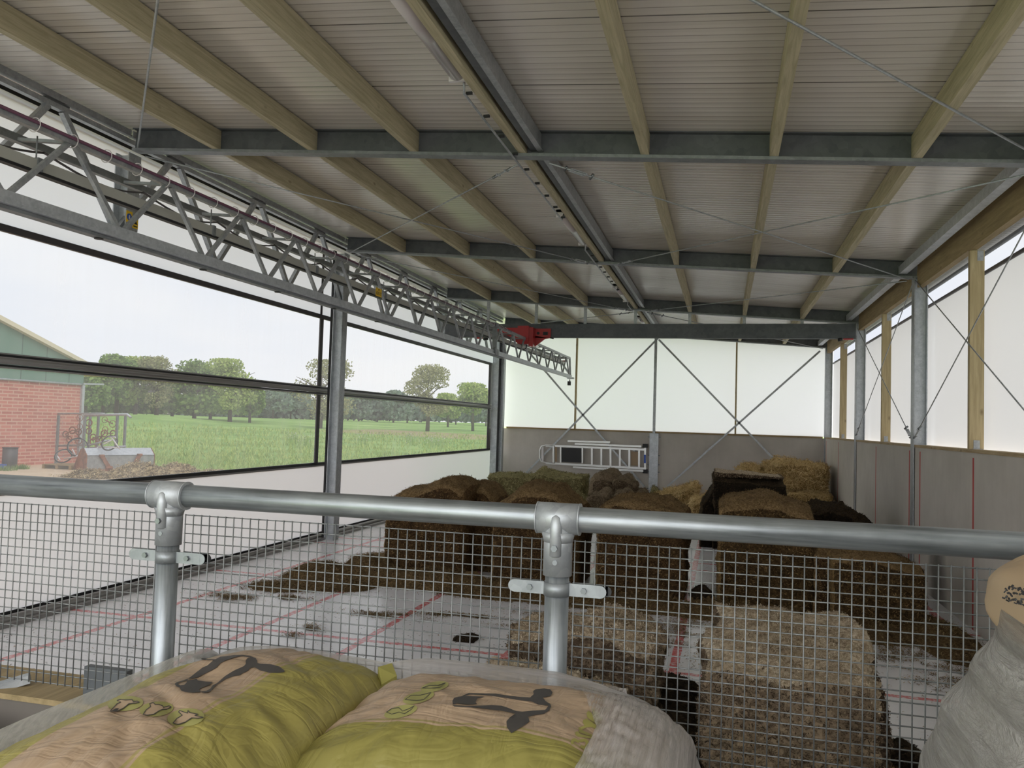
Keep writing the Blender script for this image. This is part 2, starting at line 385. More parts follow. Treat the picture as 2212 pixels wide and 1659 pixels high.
def mat_wrap(name, op, streak, bs=.4, rot=0., base=None, grad=None, bd=.006):
    n = N(name); co = n.coord(streak); 
    if rot:
        pre = n.n('ShaderNodeMapping'); pre.inputs['Rotation'].default_value = (0, rot, 0); src = co.node.inputs[0].links[0].from_socket
        n.l(src, pre.inputs[0]); n.l(pre.outputs[0], co.node.inputs[0])
    f = n.noise(co, 3., 6, .7, .4); g = n.noise(n.coord(), 2., 3)
    p = n.n('ShaderNodeBsdfPrincipled'); p.inputs['Base Color'].default_value = base or C(214,210,206); p.inputs['Roughness'].default_value = .12
    p.inputs['Specular IOR Level'].default_value = .7
    n.l(n.bump(f, bs, bd), p.inputs['Normal'])
    t = n.n('ShaderNodeBsdfTransparent'); t.inputs[0].default_value = (.95,.95,.93,1)
    fac = n.ramp(n.math('ADD', n.math('MULTIPLY', f, .8), n.math('MULTIPLY', g, .2)), [(.32, (op*.55,)*3+(1,)), (.68, (min(1, op*1.35),)*3+(1,))])
    tl = n.n('ShaderNodeBsdfTranslucent'); tl.inputs[0].default_value = (.80,.78,.76,1); mm = n.n('ShaderNodeMixShader'); mm.inputs[0].default_value = .30; n.l(p.outputs[0], mm.inputs[1]); n.l(tl.outputs[0], mm.inputs[2]); p = mm
    if grad:
        gg = n.n('ShaderNodeNewGeometry'); gx, gy, gz = n.xyz(gg.outputs['Position']); mr = n.n('ShaderNodeMapRange'); mr.inputs[1].default_value = grad[0]; mr.inputs[2].default_value = grad[1]; mr.inputs[3].default_value = .12; mr.inputs[4].default_value = 1.
        n.l(n.math('ADD', gx, n.math('MULTIPLY', n.math('SUBTRACT', f, .5), .16)), mr.inputs[0]); fac = n.math('MULTIPLY', fac, mr.outputs[0])
    mx = n.n('ShaderNodeMixShader'); n.l(fac, mx.inputs[0]); n.l(t.outputs[0], mx.inputs[1]); n.l(p.outputs[0], mx.inputs[2])
    n.l(mx.outputs[0], n.out.inputs[0]); return n.m
M['wrap'] = mat_wrap('stretch_wrap_layers', .92, (40, 1.6, 40), .9, 0., C(240,234,230), (-.28, -.19), .014)
M['wrap_thin'] = mat_wrap('stretch_wrap_rim', .80, (1.5, 16, 16), .3)
M['wrap_big'] = mat_wrap('stretch_wrap_tall_stack', .70, (1.4, 1.4, 30), 1.0, .75, C(196,194,190), None, .03)

def mat_brick():
    n = N('red_brick'); t = n.n('ShaderNodeNewGeometry'); x, y, z = n.xyz(t.outputs['Position'])
    cmb = n.n('ShaderNodeCombineXYZ'); n.l(y, cmb.inputs[0]); n.l(z, cmb.inputs[1])
    b = n.n('ShaderNodeTexBrick'); n.l(cmb.outputs[0], b.inputs[0]); b.inputs['Scale'].default_value = 1
    b.inputs['Color1'].default_value = C(206,128,112); b.inputs['Color2'].default_value = C(176,98,86); b.inputs['Mortar'].default_value = C(214,176,156)
    b.inputs['Brick Width'].default_value = .42; b.inputs['Row Height'].default_value = .115; b.inputs['Mortar Size'].default_value = .018
    f = n.noise(n.coord(), .8, 4)
    return n.pbr(n.mix(n.math('MULTIPLY', f, .3), b.outputs[0], C(220,150,132)), .9)
M['brick'] = mat_brick()
def mat_clad():
    n = N('green_cladding'); t = n.n('ShaderNodeNewGeometry'); x, y, z = n.xyz(t.outputs['Position'])
    s_ = n.math('LESS_THAN', n.math('FRACT', n.math('DIVIDE', n.math('ADD', y, 100.4), 1.05)), .03)
    return n.pbr(n.mix(s_, C(104,140,124), C(58,86,76)), .6)
M['clad'] = mat_clad()
M['roof_edge'] = mat_plain('cream_roof_edge', C(226,216,190), .6)
def mat_grass():
    n = N('meadow_grass'); f = n.noise(n.coord(), .12, 5, .6); g = n.noise(n.coord(), 2.5, 6, .75); h = n.noise(n.coord((1,1,1)), 14, 4, .8)
    k = n.math('ADD', n.math('MULTIPLY', f, .55), n.math('ADD', n.math('MULTIPLY', g, .3), n.math('MULTIPLY', h, .2)))
    c = n.ramp(k, [(.35, C(84,120,44)), (.52, C(128,166,76)), (.66, C(166,194,110))])
    x, y, z = n.xyz(n.coord())
    # bare ploughed strip towards the right hand trees
    d = n.math('ABSOLUTE', n.math('SUBTRACT', n.math('ADD', y, n.math('MULTIPLY', x, .15)), 84.))
    soil = n.math('MULTIPLY', n.math('LESS_THAN', d, 9.), n.math('GREATER_THAN', n.math('ADD', x, n.math('MULTIPLY', g, 14.)), -37.))
    c = n.mix(n.math('MULTIPLY', soil, .75), c, C(168,144,112))
    return n.pbr(c, .9, 0., n.bump(g, .8, .15))
M['grass'] = mat_grass()
def mat_pave():
    n = N('sandy_brick_paving'); b = n.n('ShaderNodeTexBrick'); n.l(n.coord(), b.inputs[0]); b.inputs['Scale'].default_value = 1
    b.inputs['Brick Width'].default_value = .21; b.inputs['Row Height'].default_value = .105; b.inputs['Mortar Size'].default_value = .006
    b.inputs['Color1'].default_value = C(206,184,156); b.inputs['Color2'].default_value = C(192,168,140); b.inputs['Mortar'].default_value = C(166,146,120)
    f = n.noise(n.coord(), .9, 5)
    return n.pbr(n.mix(n.math('MULTIPLY', f, .6), b.outputs[0], C(222,206,180)), .95)
M['pave'] = mat_pave()
def mat_leaf(name, a, b):
    n = N(name); g = n.n('ShaderNodeNewGeometry')
    c = n.ramp(g.outputs['Random Per Island'], [(0., a), (1., b)])
    d = n.n('ShaderNodeBsdfDiffuse'); t = n.n('ShaderNodeBsdfTranslucent'); n.l(c, d.inputs[0]); n.l(c, t.inputs[0])
    mx = n.n('ShaderNodeMixShader'); mx.inputs[0].default_value = .35; n.l(d.outputs[0], mx.inputs[1]); n.l(t.outputs[0], mx.inputs[2]); n.l(mx.outputs[0], n.out.inputs[0])
    return n.m
M['leaf'] = mat_leaf('spring_leaves', C(92,124,66), C(160,186,108))
M['leaf_light'] = mat_leaf('light_spring_leaves', C(130,156,78), C(200,212,134))
M['leaf_bare'] = mat_leaf('sparse_brown_leaves', C(136,138,98), C(184,184,136))
M['leaf_far'] = mat_leaf('distant_leaves', C(112,134,118), C(150,168,148))  # pale and bluish: distance haze put into the leaf colour
M['bark'] = mat_plain('bark', C(84,74,58), .9)
exec_parts = []

# ------------------------------------------------------------ frame of the building
Z0, SL = 4.313, -.0669                                  # purlin soffit: z = Z0 + SL*x (roof falls to the right)
zb = lambda x: Z0 + SL*x
XL, XR = -6.02, 2.49
YF = [2.17, 7.17, 12.17, 17.17, 22.17]; YB = 22.6
ZW = 1.81
def struct(mb, name, mat, label=None, cat=None):
    o = mb.build(name, mat); o['kind'] = 'structure'
    if label: o['label'] = label
    if cat: o['category'] = cat
    return o

mb = MB(); mb.box((-6.35, 1.9, -.12), (2.62, 22.75, 0)); struct(mb, 'floor', M['floor'], 'white coated barn floor with a red painted grid', 'floor')
mb = MB()
x0, x1 = -7.0, 3.2
mb.add([(x0,-3,zb(x0)+.213),(x1,-3,zb(x1)+.213),(x1,23.1,zb(x1)+.213),(x0,23.1,zb(x0)+.213),
        (x0,-3,zb(x0)+.31),(x1,-3,zb(x1)+.31),(x1,23.1,zb(x1)+.31),(x0,23.1,zb(x0)+.31)],
       [(0,3,2,1),(4,5,6,7),(0,1,5,4),(1,2,6,5),(2,3,7,6),(3,0,4,7)])
struct(mb, 'ceiling', M['ceiling'], 'white ribbed roof panels seen from below', 'ceiling')
# platform the camera stands on
mb = MB(); mb.box((-4.6, -3, .45), (2.6, 2.1, .62)); struct(mb, 'floor_platform', M['conc_dark'], 'raised concrete loading platform', 'floor')
mb = MB(); mb.box((-6.6, -3, -.12), (2.6, 1.9, -.02)); struct(mb, 'floor_under_platform', M['conc_dark'], 'concrete ground below the platform', 'floor')

# right wall: concrete slabs between the columns
mb = MB()
for i in range(-1, 4):
    a = (YF[i] if i >= 0 else -2.8) + .02; b = YF[i+1]-.02
    mb.box((2.512, a, 0), (2.64, b, ZW))
mb.box((2.512, YF[4]+.02, 0), (2.64, YB, ZW))
struct(mb, 'wall_right', M['conc'], 'grey concrete right wall with red painted lines', 'wall')
mb = MB()
for i in range(-1, 4):
    a = (YF[i] if i >= 0 else -2.8) + .1; b = YF[i+1]-.1
    mb.box((2.50, a, ZW), (2.67, b, ZW+.035))
struct(mb, 'trim_1', M['timber_sill'], 'timber board lying on the right concrete wall', 'sill')
mb = MB(); mb.box((-6.42, YB, 0), (2.64, YB+.13, ZW)); struct(mb, 'wall_back', M['conc_back'], 'grey concrete back wall', 'wall')
mb = MB(); mb.box((-6.0, YB-.03, ZW), (2.5, YB+.16, ZW+.045)); struct(mb, 'trim_2', M['timber_sill_x'], 'timber board lying on the back concrete wall', 'sill')
mb = MB(); mb.add([(-6.45, YB+.12, ZW+.04), (2.75, YB+.12, ZW+.04), (2.75, YB+.12, zb(2.75)+.2), (-6.45, YB+.12, zb(-6.45)+.2)], [(0,1,2,3)])
struct(mb, 'window_1', M['fabric_back'], 'bright white light sheet above the back wall', 'window')
mb = MB()
mb.add([(2.75,-2.8,ZW+.02),(2.75,YB+.1,ZW+.02),(2.75,YB+.1,3.77),(2.75,-2.8,3.77)], [(0,1,2,3)])
struct(mb, 'window_2', M['fabric_right'], 'white windbreak fabric above the right wall', 'window')
mb = MB(); mb.add([(2.75,-2.8,3.77),(2.75,YB+.1,3.77),(2.75,YB+.1,4.22),(2.75,-2.8,4.22)], [(0,1,2,3)]); struct(mb, 'window_3', M['film_right'], 'clear film strip under the right eave', 'window')
mb = MB(); mb.tube([(2.74, -2.8, 3.77), (2.74, YB+.1, 3.77)], .022, 8); struct(mb, 'trim_3', M['dark'], 'dark curtain rod along the right windbreak', 'rod')
mb = MB(); mb.tube([(3.12, -2.8, 4.26), (3.12, 23, 4.26)], .028, 10); struct(mb, 'trim_4', M['galv_dark'], 'grey gutter under the right roof overhang', 'gutter')

# left side: roll up curtain wall
XC = -6.35
mb = MB(); mb.add([(XC,-2,.1),(XC,22.5,.1),(XC,22.5,1.2),(XC,-2,1.2)], [(0,3,2,1)]); struct(mb, 'wall_left', M['fabric'], 'white lower curtain panel of the left wall', 'wall')
mb = MB(); mb.add([(XC-.004,-2,1.22),(XC-.004,22.0,1.22),(XC-.004,22.0,3.6),(XC-.004,-2,3.6)], [(0,3,2,1)]); struct(mb, 'window_4', M['film'], 'large clear film window of the left wall', 'window')
mb = MB(); mb.add([(XC-.004,-2,3.6),(XC-.004,22.5,3.6),(XC-.004,22.5,4.84),(XC-.004,-2,4.84)], [(0,3,2,1)]); struct(mb, 'window_5', M['fabric_up'], 'white fabric above the clear window of the left wall', 'window')
mb = MB()
mb.box((XC-.02, -2, 1.195), (XC+.025, 22.3, 1.235)); mb.box((XC-.01, -2, 1.17), (XC+.012, 22.3, 1.195), 1)
struct(mb, 'trim_5', [M['black'], M['grey_profile']], 'black bottom rail of the clear window', 'rail')
mb = MB()
mb.box((XC-.02, -2, 2.33), (XC+.02, 22.3, 2.345), 1); mb.box((XC-.015, -2, 2.345), (XC+.015, 22.3, 2.365))
mb.tube([(XC+.02, -2, 2.40), (XC+.02, 22.3, 2.40)], .034, 14, 1); mb.box((XC-.015, -2, 2.432), (XC+.015, 22.3, 2.455)); mb.box((XC-.02, -2, 2.455), (XC+.02, 22.3, 2.468), 1)
struct(mb, 'trim_6', [M['black'], M['grey_profile']], 'thick black and grey cross rail of the clear window', 'rail')
mb = MB(); mb.box((XC-.02, -2, 3.565), (XC+.02, 22.4, 3.63)); struct(mb, 'trim_7', M['dark'], 'dark top rail of the clear window', 'rail')
mb = MB(); mb.box((XC-.012, 11.96, 1.23), (XC+.012, 12.06, 3.57)); mb.box((XC-.012, 11.96, 3.62), (XC-.002, 12.03, 4.8))
struct(mb, 'trim_8', M['dark'], 'dark upright strip of the window beside the full height column', 'strip')
mb = MB(); mb.box((XC-.012, 21.85, 1.23), (XC+.012, 22.25, 3.57)); struct(mb, 'trim_9', M['dark'], 'dark upright strip at the far end of the clear window', 'strip')
mb = MB(); mb.box((-6.46, -2, 4.84), (-6.37, 22.5, 4.90)); mb.box((-6.40, -2, 4.78), (-6.38, 22.4, 4.80)); struct(mb, 'trim_10', M['black'], 'black curtain roller box under the left eave', 'roller')
mb = MB()
mb.tube([(XC+.06, -1, .045), (XC+.06, 22.3, .045)], .04, 12, 1); mb.box((XC-.03, -2, .0), (XC+.01, 22.4, .10))
mb.box((XC+.1, -1, 0), (XC+.17, 22.3, .035), 1)
struct(mb, 'baseboard_left', [M['black'], M['grey_profile']], 'grey tube and black rubber edge along the foot of the left curtain', 'rail')

# ------------------------------------------------------------ steel columns
def column(name, xin, s, y, z0, z1, label, group=None, cuts=True, cap=True, wide=.18, dep=.17):
    root = empty(name, (xin, y, z0), label, 'steel column', group)
    mb = MB(); mb.box((xin, y-wide/2, z0), (xin+s*.012, y+wide/2, z1)); 
    if s < 0: mb = MB(); mb.box((xin-.012, y-wide/2, z0), (xin, y+wide/2, z1))
    part(mb, 'flange', M['galv'], root)
    mb = MB(); a, b = sorted((xin+s*.158, xin+s*.17)); mb.box((a, y-wide/2, z0), (b, y+wide/2, z1)); part(mb, 'flange', M['galv_light'], root)
    mb = MB(); a, b = sorted((xin+s*.012, xin+s*.158)); mb.box((a, y-.005, z0), (b, y+.005, z1))
    part(mb, 'web', M['galv_light'], root)
    if cap:
        mb = MB(); a, b = sorted((xin-s*.02, xin+s*.19)); mb.box((a, y-wide/2-.01, z1), (b, y+wide/2+.01, z1+.012)); part(mb, 'cap_plate', M['galv_dark'], root)
    return root
for i, (nm, lb) in enumerate((('steel_column', 'galvanised right column just past the edge of the view, first in the row'), ('steel_column', 'large galvanised column rising above the right wall, nearest one in view'),
                       ('steel_column', 'galvanised right column under the right end of the hoist beam'), ('steel_column', 'galvanised column in the back right corner'))):
    k = i+1
    column(nm, XR, 1, YF[k], 0, zb(XR)-.02, lb, 'galvanised columns of the right wall')
column('steel_column', XL, -1, YF[2], 0, 4.66, 'full height galvanised column in the middle of the left window wall', cap=False)
column('column_stub', XL, -1, YF[1], 3.86, 4.66, 'dull grey column stub with yellow sticker above the left window, nearest the viewer', 'column stubs over the left window', cap=False)
column('column_stub', XL, -1, YF[3], 3.80, 4.66, 'column stub carrying the left end of the hoist beam', 'column stubs over the left window', cap=False)
column('steel_column', XL+.04, -1, YF[4], 0, 4.66, 'galvanised column in the back left corner', cap=False)
mb = MB(); mb.box((-6.30, 22.02, 0), (-6.12, 22.1, 4.7)); mb.box((-6.12, 22.02, 0), (-6.08, 22.06, 4.7), 1)
tag(mb.build('curtain_guide', [M['galv_light'], M['black']]), 'silver upright curtain guide beside the back left corner column', 'guide')
mb = MB(); mb.box((-6.235, 12.085, 0), (-6.205, 12.16, 4.7)); tag(mb.build('curtain_guide', M['black']), 'black rubber curtain guide behind the full height left column', 'guide')
# sill flange of right columns foot strip
mb = MB(); mb.box((2.47, 17.05, 0), (2.489, 17.17, .42)); tag(mb.build('foot_plate', M['galv_web']), 'short grey steel plate at the foot of the third right column', 'plate')
mb = MB()
for (cx, mi) in ((0, 0),): pass

# stickers on the near column stub
r_ = empty('safety_sticker', (XL+.001, 7.12, 3.96), 'yellow sticker with blue mandatory disc on the near left column stub', 'sticker')
mb = MB(); mb.box((XL+.001, 7.08, 3.93), (XL+.003, 7.17, 4.05)); part(mb, 'sheet', M['yellow'], r_)
mb = MB(); mb.lathe([(.036, 0), (.036, .001)], Matrix.Translation((XL+.003, 7.125, 3.99)) @ Matrix.Rotation(PI/2, 4, 'Y'), 20); part(mb, 'disc', M['blue'], r_)
mb = MB(); mb.lathe([(.010, 0), (.010, .001)], Matrix.Translation((XL+.0042, 7.125, 4.0)) @ Matrix.Rotation(PI/2, 4, 'Y'), 12); mb.box((XL+.0042, 7.115, 3.968), (XL+.005, 7.135, 3.992)); part(mb, 'figure', M['white_plastic'], r_)
r_ = empty('warning_sticker', (XL+.001, 7.22, 3.92), 'yellow warning sticker with black print, lower right of the blue disc sticker', 'sticker')
mb = MB(); mb.box((XL+.001, 7.178, 3.89), (XL+.003, 7.26, 4.0)); part(mb, 'sheet', M['yellow'], r_)
mb = MB(); mb.prism([(XL+.0035, 7.19, 3.935), (XL+.0035, 7.25, 3.935), (XL+.0035, 7.22, 3.985)], (.001, 0, 0)); mb.box((XL+.0035, 7.19, 3.905), (XL+.0045, 7.25, 3.918)); part(mb, 'print', M['ink'], r_)

# ------------------------------------------------------------ rafters
XCN = -1.75
raf_lab = ['', 'grey steel rafter nearest the viewer, spanning the whole roof', 'grey steel rafter second from the viewer', 'grey steel rafter right above the hoist beam', 'grey steel rafter against the back wall']
for k in range(5):
    if k == 0: continue
    y = YF[k]
    root = empty('roof_rafter', (XL, y, zb(XL)), raf_lab[k], 'rafter', 'steel rafters')
    a, b = XL-.0, XR+.05
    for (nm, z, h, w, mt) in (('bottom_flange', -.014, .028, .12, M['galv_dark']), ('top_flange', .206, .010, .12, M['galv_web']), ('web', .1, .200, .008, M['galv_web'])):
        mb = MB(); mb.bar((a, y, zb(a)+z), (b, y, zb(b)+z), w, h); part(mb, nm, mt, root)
# timber purlins
PX = [-5.03, -3.95, -2.883, -1.82, -.71, .373, 1.479]
pl = ['by the left wall', 'second from the left wall', 'third from the left wall', 'carrying the tube lamps', 'just right of the lamps', 'second from the right wall', 'next to the right wall']
bl = ['nearest bay', 'second bay', 'third bay', 'last bay']
for k in range(4):
    for j, x in enumerate(PX):
        y0 = YF[k]+(.012 if k else -3.0); y1 = YF[k+1]-.012
        mb = MB(); w = .036
        mb.box((-w, y0, .001), (w, y1, .199)); mb.v = [(v[0], v[1], v[2]+SL*v[0]) for v in mb.v]
        mb.v = [(v[0], v[1]-y0, v[2]) for v in mb.v]
        o = mb.build('timber_purlin', M['timber'], loc=(x, y0, zb(x)))
        tag(o, 'timber purlin %s, %s' % (pl[j], bl[k]), 'purlin', 'timber purlins under the roof')
    # steel cold formed purlin beside the lamp timber
    y0 = YF[k]+(.012 if k else -3.0); y1 = YF[k+1]-.012; x = -1.70
    mb = MB(); z = zb(x)
    mb.box((x-.045, y0, z+.03), (x+.045, y1, z+.035)); mb.box((x-.045, y0, z+.035), (x-.04, y1, z+.19)); mb.box((x+.04, y0, z+.035), (x+.045, y1, z+.19), 1); mb.box((x+.02, y0, z+.02), (x+.07, y1, z+.03), 1)
    tag(mb.build('steel_purlin', [M['galv_web'], M['galv']]), 'galvanised steel channel beside the lamp timber, %s' % bl[k], 'purlin', 'steel purlins along the lamps')
    # eave members
    mb = MB(); z = zb(-6.1)
    mb.box((-6.13, y0, z+.135), (-6.07, y1, z+.145)); mb.box((-6.08, y0, z+.145), (-6.07, y1, z+.2)); mb.box((-6.17, y0, z+.165), (-6.13, y1, z+.175), 1)
    tag(mb.build('eave_beam', [M['galv'], M['galv_web']]), 'galvanised eave beam on the left, %s' % bl[k], 'beam', 'left eave beams')
    mb = MB(); mb.box((2.30, y0, zb(2.3)+.02), (2.40, y1, zb(2.3)+.13)); tag(mb.build('eave_tube', M['galv_light']), 'galvanised steel tube along the right eave, %s' % bl[k], 'tube', 'right eave tubes')
    mb = MB(); mb.box((2.52, y0+(.1 if k else 0), 3.98), (2.60, y1-.1, 4.30)); tag(mb.build('eave_timber', M['timber_brown']), 'brown timber beam along the top of the right wall, %s' % bl[k], 'beam', 'right eave timbers')
    # posts
    yp = (YF[k]+YF[k+1])/2
    root = empty('timber_post', (2.60, yp, ZW+.036), 'timber post standing on the right concrete wall, %s' % bl[k], 'post', 'timber posts on the right wall')
    mb = MB(); mb.box((2.53, yp-.035, ZW+.036), (2.67, yp+.035, 3.975)); part(mb, 'shaft', M['timber_post'], root)
    mb = MB(); mb.box((2.57, yp-.04, ZW+.037), (2.63, yp-.036, ZW+.13)); mb.box((2.55, yp-.09, ZW+.036), (2.65, yp-.036, ZW+.04)); part(mb, 'foot_bracket', M['galv'], root)
    mb = MB(); mb.box((2.60, yp-.04, 3.86), (2.66, yp-.036, 3.97)); part(mb, 'head_bracket', M['galv'], root)

# ------------------------------------------------------------ bracing rods
def brace(name, p, q, label, group, r=.008, turn=None, flat=None):
    p, q = Vector(p), Vector(q); root = empty(name, p, label, 'bracing rod', group)
    d = (q-p).normalized(); L = (q-p).length
    mb = MB()
    if flat: mb.bar(p, q, .012, flat, up=(0, 0, 1))
    else: mb.tube([p, q], r, 8)
    part(mb, 'rod', M['galv'], root)
    if turn:
        c = p + d*turn; u = d.orthogonal().normalized()*.016
        mb = MB(); mb.bar(c-d*.09+u, c+d*.09+u, .010, .010); mb.bar(c-d*.09-u, c+d*.09-u, .010, .010)
        mb.bar(c-d*.10, c-d*.08, .045, .02); mb.bar(c+d*.08, c+d*.10, .045, .02)
        part(mb, 'turnbuckle', M['galv_light'], root)
        mb = MB(); mb.tube([c+d*.17-u*2, c+d*.17+u*2], .014, 8); part(mb, 'clevis', M['bolt'], root); mb = MB(); mb.tube([c-d*.15-u*1.5, c-d*.15+u*1.5], .012, 8); part(mb, 'clevis', M['bolt'], root)
    return root
zr = lambda x: zb(x)-.05
gr = 'roof bracing rods'
brace('bracing_rod', (XCN-.15, YF[1]+.1, zr(XCN)), (-5.95, YF[2]-.06, zr(-5.95)), 'thin roof rod running from the near rafter centre to the middle left column', gr, turn=.35)
brace('bracing_rod', (XCN+.15, YF[1]+.1, zr(XCN)), (2.42, YF[2]-.06, zr(2.42)), 'thin roof rod running from the near rafter centre to the nearest right column', gr, turn=.35)
brace('bracing_rod', (XCN-.15, YF[2]-.1, zr(XCN)), (-5.95, YF[1]+.06, zr(-5.95)), 'thin roof rod running from the near left column stub to the second rafter centre', gr, turn=.3)
brace('bracing_rod', (XCN+.15, YF[2]-.1, zr(XCN)), (2.42, YF[1]+.06, zr(2.42)), 'thin roof rod running from the near rafter right end to the second rafter centre', gr, turn=.3)
brace('bracing_rod', (XCN-.15, YF[3]-.1, zr(XCN)), (-5.95, YF[2]+.06, zr(-5.95)), 'thin roof rod from the middle left column to the third rafter centre', gr, turn=.3)
brace('bracing_rod', (XCN+.15, YF[3]-.1, zr(XCN)), (2.42, YF[2]+.06, zr(2.42)), 'thin roof rod from the nearest right column to the third rafter centre', gr, turn=.3)
brace('bracing_rod', (XCN-.15, YF[3]+.1, zr(XCN)), (-5.95, YF[4]-.06, zr(-5.95)), 'thin roof rod from the third rafter centre to the back left corner', gr, turn=.3)
brace('bracing_rod', (XCN+.15, YF[3]+.1, zr(XCN)), (2.42, YF[4]-.06, zr(2.42)), 'thin roof rod from the third rafter centre to the back right corner', gr, turn=.3)
brace('bracing_rod', (-5.93, YF[1]-.08, zr(-5.95)+.05), (XCN, YF[0]+.1, zr(XCN)), 'roof rod passing straight up above the near left column stub', gr, r=.009)
brace('bracing_rod', (2.42, YF[1]-.08, zr(2.42)+.02), (XCN, YF[0]+.1, zr(XCN)), 'roof rod crossing the upper right corner of the photo', gr, r=.009)
gw = 'wall bracing rods on the right wall'
def wr(a, b, za, zz, lb): brace('bracing_rod', (2.50, a, za), (2.50, b, zz), lb, gw, r=.007, turn=.22)
wr(YF[2]+.06, YF[3]-.05, 1.92, 4.05, 'wall rod rising from the foot of the nearest right column to the next column top')
wr(YF[3]-.06, YF[2]+.05, 1.92, 4.08, 'wall rod falling from the nearest right column top to the next column foot')
wr(YF[2]-.06, YF[1]+.05, 1.92, 4.08, 'wall rod rising from the nearest right column foot toward the viewer')
wr(YF[1]+.06, YF[2]-.05, 1.92, 4.10, 'wall rod falling from the nearest right column top toward the viewer')
gb = 'flat cross braces of the back wall'
def bb(p, q, lb): brace('cross_brace', (p[0], 22.5, p[1]), (q[0], 22.5, q[1]), lb, gb, flat=.05)
bb((-1.75, 4.42), (-5.75, .15), 'flat cross brace of the left back bay, rising to the right behind the ladder')
bb((-5.95, 4.6), (-2.05, .35), 'flat cross brace of the left back bay, falling to the right behind the ladder')
bb((-1.75, 4.36), (2.2, .3), 'flat cross brace of the right back bay, falling to the right behind the straw')
bb((2.4, 4.08), (-1.6, .22), 'flat cross brace of the right back bay, rising from the centre post foot')

# back wall posts
root = empty('centre_post', (-1.82, 22.5, 0), 'galvanised centre post of the back wall with its wide lower plate', 'steel column')
mb = MB(); mb.box((-1.86, 22.47, 1.8), (-1.79, 22.56, 4.43)); part(mb, 'shaft', M['galv'], root)
mb = MB(); mb.box((-1.94, 22.53, 0), (-1.70, 22.59, 1.80)); part(mb, 'wide_plate', M['galv_light'], root)
mb = MB()
for z in (.3, .75, .95, 1.2, 1.7):
    for x in (-1.96, -1.68): mb = MB(); mb.tube([(x, 22.52, z), (x, 22.575, z)], .016, 8); mb.box((x-.03, 22.575, z-.01), (x+.03, 22.58, z+.01)); part(mb, 'bolt', M['bolt'], root)
for x, lb in ((-4.02, 'thin timber stud in the left half of the back light sheet'), (.31, 'thin timber stud in the right half of the back light sheet')):
    mb = MB(); mb.box((x-.022, 22.56, ZW+.046), (x+.022, 22.66, zb(x)+.19)); tag(mb.build('timber_stud', M['timber_post']), lb, 'stud', 'back wall studs')

# ------------------------------------------------------------ wall lattice girder over the left window
root = empty('lattice_girder', (-6.1, YF[1], 3.82), 'galvanised zigzag wall girder running above the left window under the eave', 'girder')
mb = MB(); mb.bar((-6.1, 1., 4.80), (-6.1, 22.1, 4.80), .06, .05); part(mb, 'top_chord', M['galv'], root)
mb = MB(); mb.bar((-6.1, 1., 3.83), (-6.1, 22.1, 3.83), .07, .06); part(mb, 'bottom_chord', M['galv_dark'], root)
Pg = 1.722
for i in range(-1, 9):
    ya = 7.93 + Pg*i + (Pg if i >= 0 else 0)*0
    ya = 6.18 + Pg*(i+0)
    if ya > 22 or ya < 1: continue
    for s in (-1, 1):
        yb = ya + s*Pg*.485
        mb = MB(); mb.bar((-6.1, ya+s*.09, 4.78), (-6.1, min(yb, 22.0), 3.85), .055, .055, up=(1,0,0)); part(mb, 'diagonal', M['galv'], root)
    mb = MB(); mb.box((-6.13, ya-.14, 4.80), (-6.07, ya+.14, 4.845)); part(mb, 'head_plate', M['galv_web'], root)

# ------------------------------------------------------------ crane: hoist beam, lattice boom, trolley
root = empty('hoist_beam', (-6, 17.1, 3.82), 'long grey steel hoist beam crossing the hall below the third rafter', 'beam')
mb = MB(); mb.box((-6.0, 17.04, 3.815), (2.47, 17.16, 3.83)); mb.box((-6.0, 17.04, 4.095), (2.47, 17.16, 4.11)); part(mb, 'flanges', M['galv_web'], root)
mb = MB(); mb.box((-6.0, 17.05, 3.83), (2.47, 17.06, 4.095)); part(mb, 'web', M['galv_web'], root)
for x in PX + [-1.0]:
    if x == -1.0: continue
    mb = MB(); mb.box((x-.03, 17.08, 4.11), (x+.03, 17.13, zb(x)-.03)); part(mb, 'hanger', M['galv'], root)
BX, T2X = -4.1, -4.42
bz = lambda y: 3.215 + .0045*(y-4); tz = lambda y: 3.70 + .0045*(y-4)
pit = .9535
root = empty('lattice_boom', (BX, 4., 3.2), 'long galvanised lattice crane boom running along the left side of the hall', 'crane boom')
yA, yE = 1.2, 21.95
mb = MB(); mb.bar((BX, yA, bz(yA)), (BX, yE+.25, bz(yE)), .055, .06); mb.bar((BX, yA, bz(yA)-.045), (BX, yE+.3, bz(yE)-.045), .10, .018); part(mb, 'lower_chord', M['galv_light'], root)
mb = MB(); mb.bar((BX-.02, yA, bz(yA)-.066), (BX-.02, 15, bz(15)-.066), .07, .022); part(mb, 'chord_rail', M['galv_dark'], root)
mb = MB(); mb.bar((BX, yA, tz(yA)), (BX, yE, tz(yE)), .045, .05); part(mb, 'upper_chord', M['galv'], root)
mb = MB(); mb.bar((T2X, yA, tz(yA)), (T2X, yE, tz(yE)), .045, .05); part(mb, 'upper_chord', M['galv_dark'], root)
for k in range(-3, 19):
    yt = pit*(4.51+k); yb0 = pit*(4.03+k)
    if yt > yE: break
    if yt < 1.3: continue
    for X in (BX,):
        for s in (-.5, .5):
            yb_ = yt + s*pit + (-.03 if s > 0 else .03)
            if yb_ > yE+.2: continue
            mb = MB(); mb.bar((X, yt+s*.05, tz(yt)-.02), (BX+(0 if X == BX else -.03), yb_, bz(yb_)+.025), .03, .03, up=(1,0,0)); part(mb, 'lattice_bar', M['galv'], root)
    mb = MB(); mb.bar((BX, yt, tz(yt)-.01), (T2X, yt-.12, tz(yt)-.01), .03, .02); part(mb, 'cross_batten', M['galv_dark'], root)
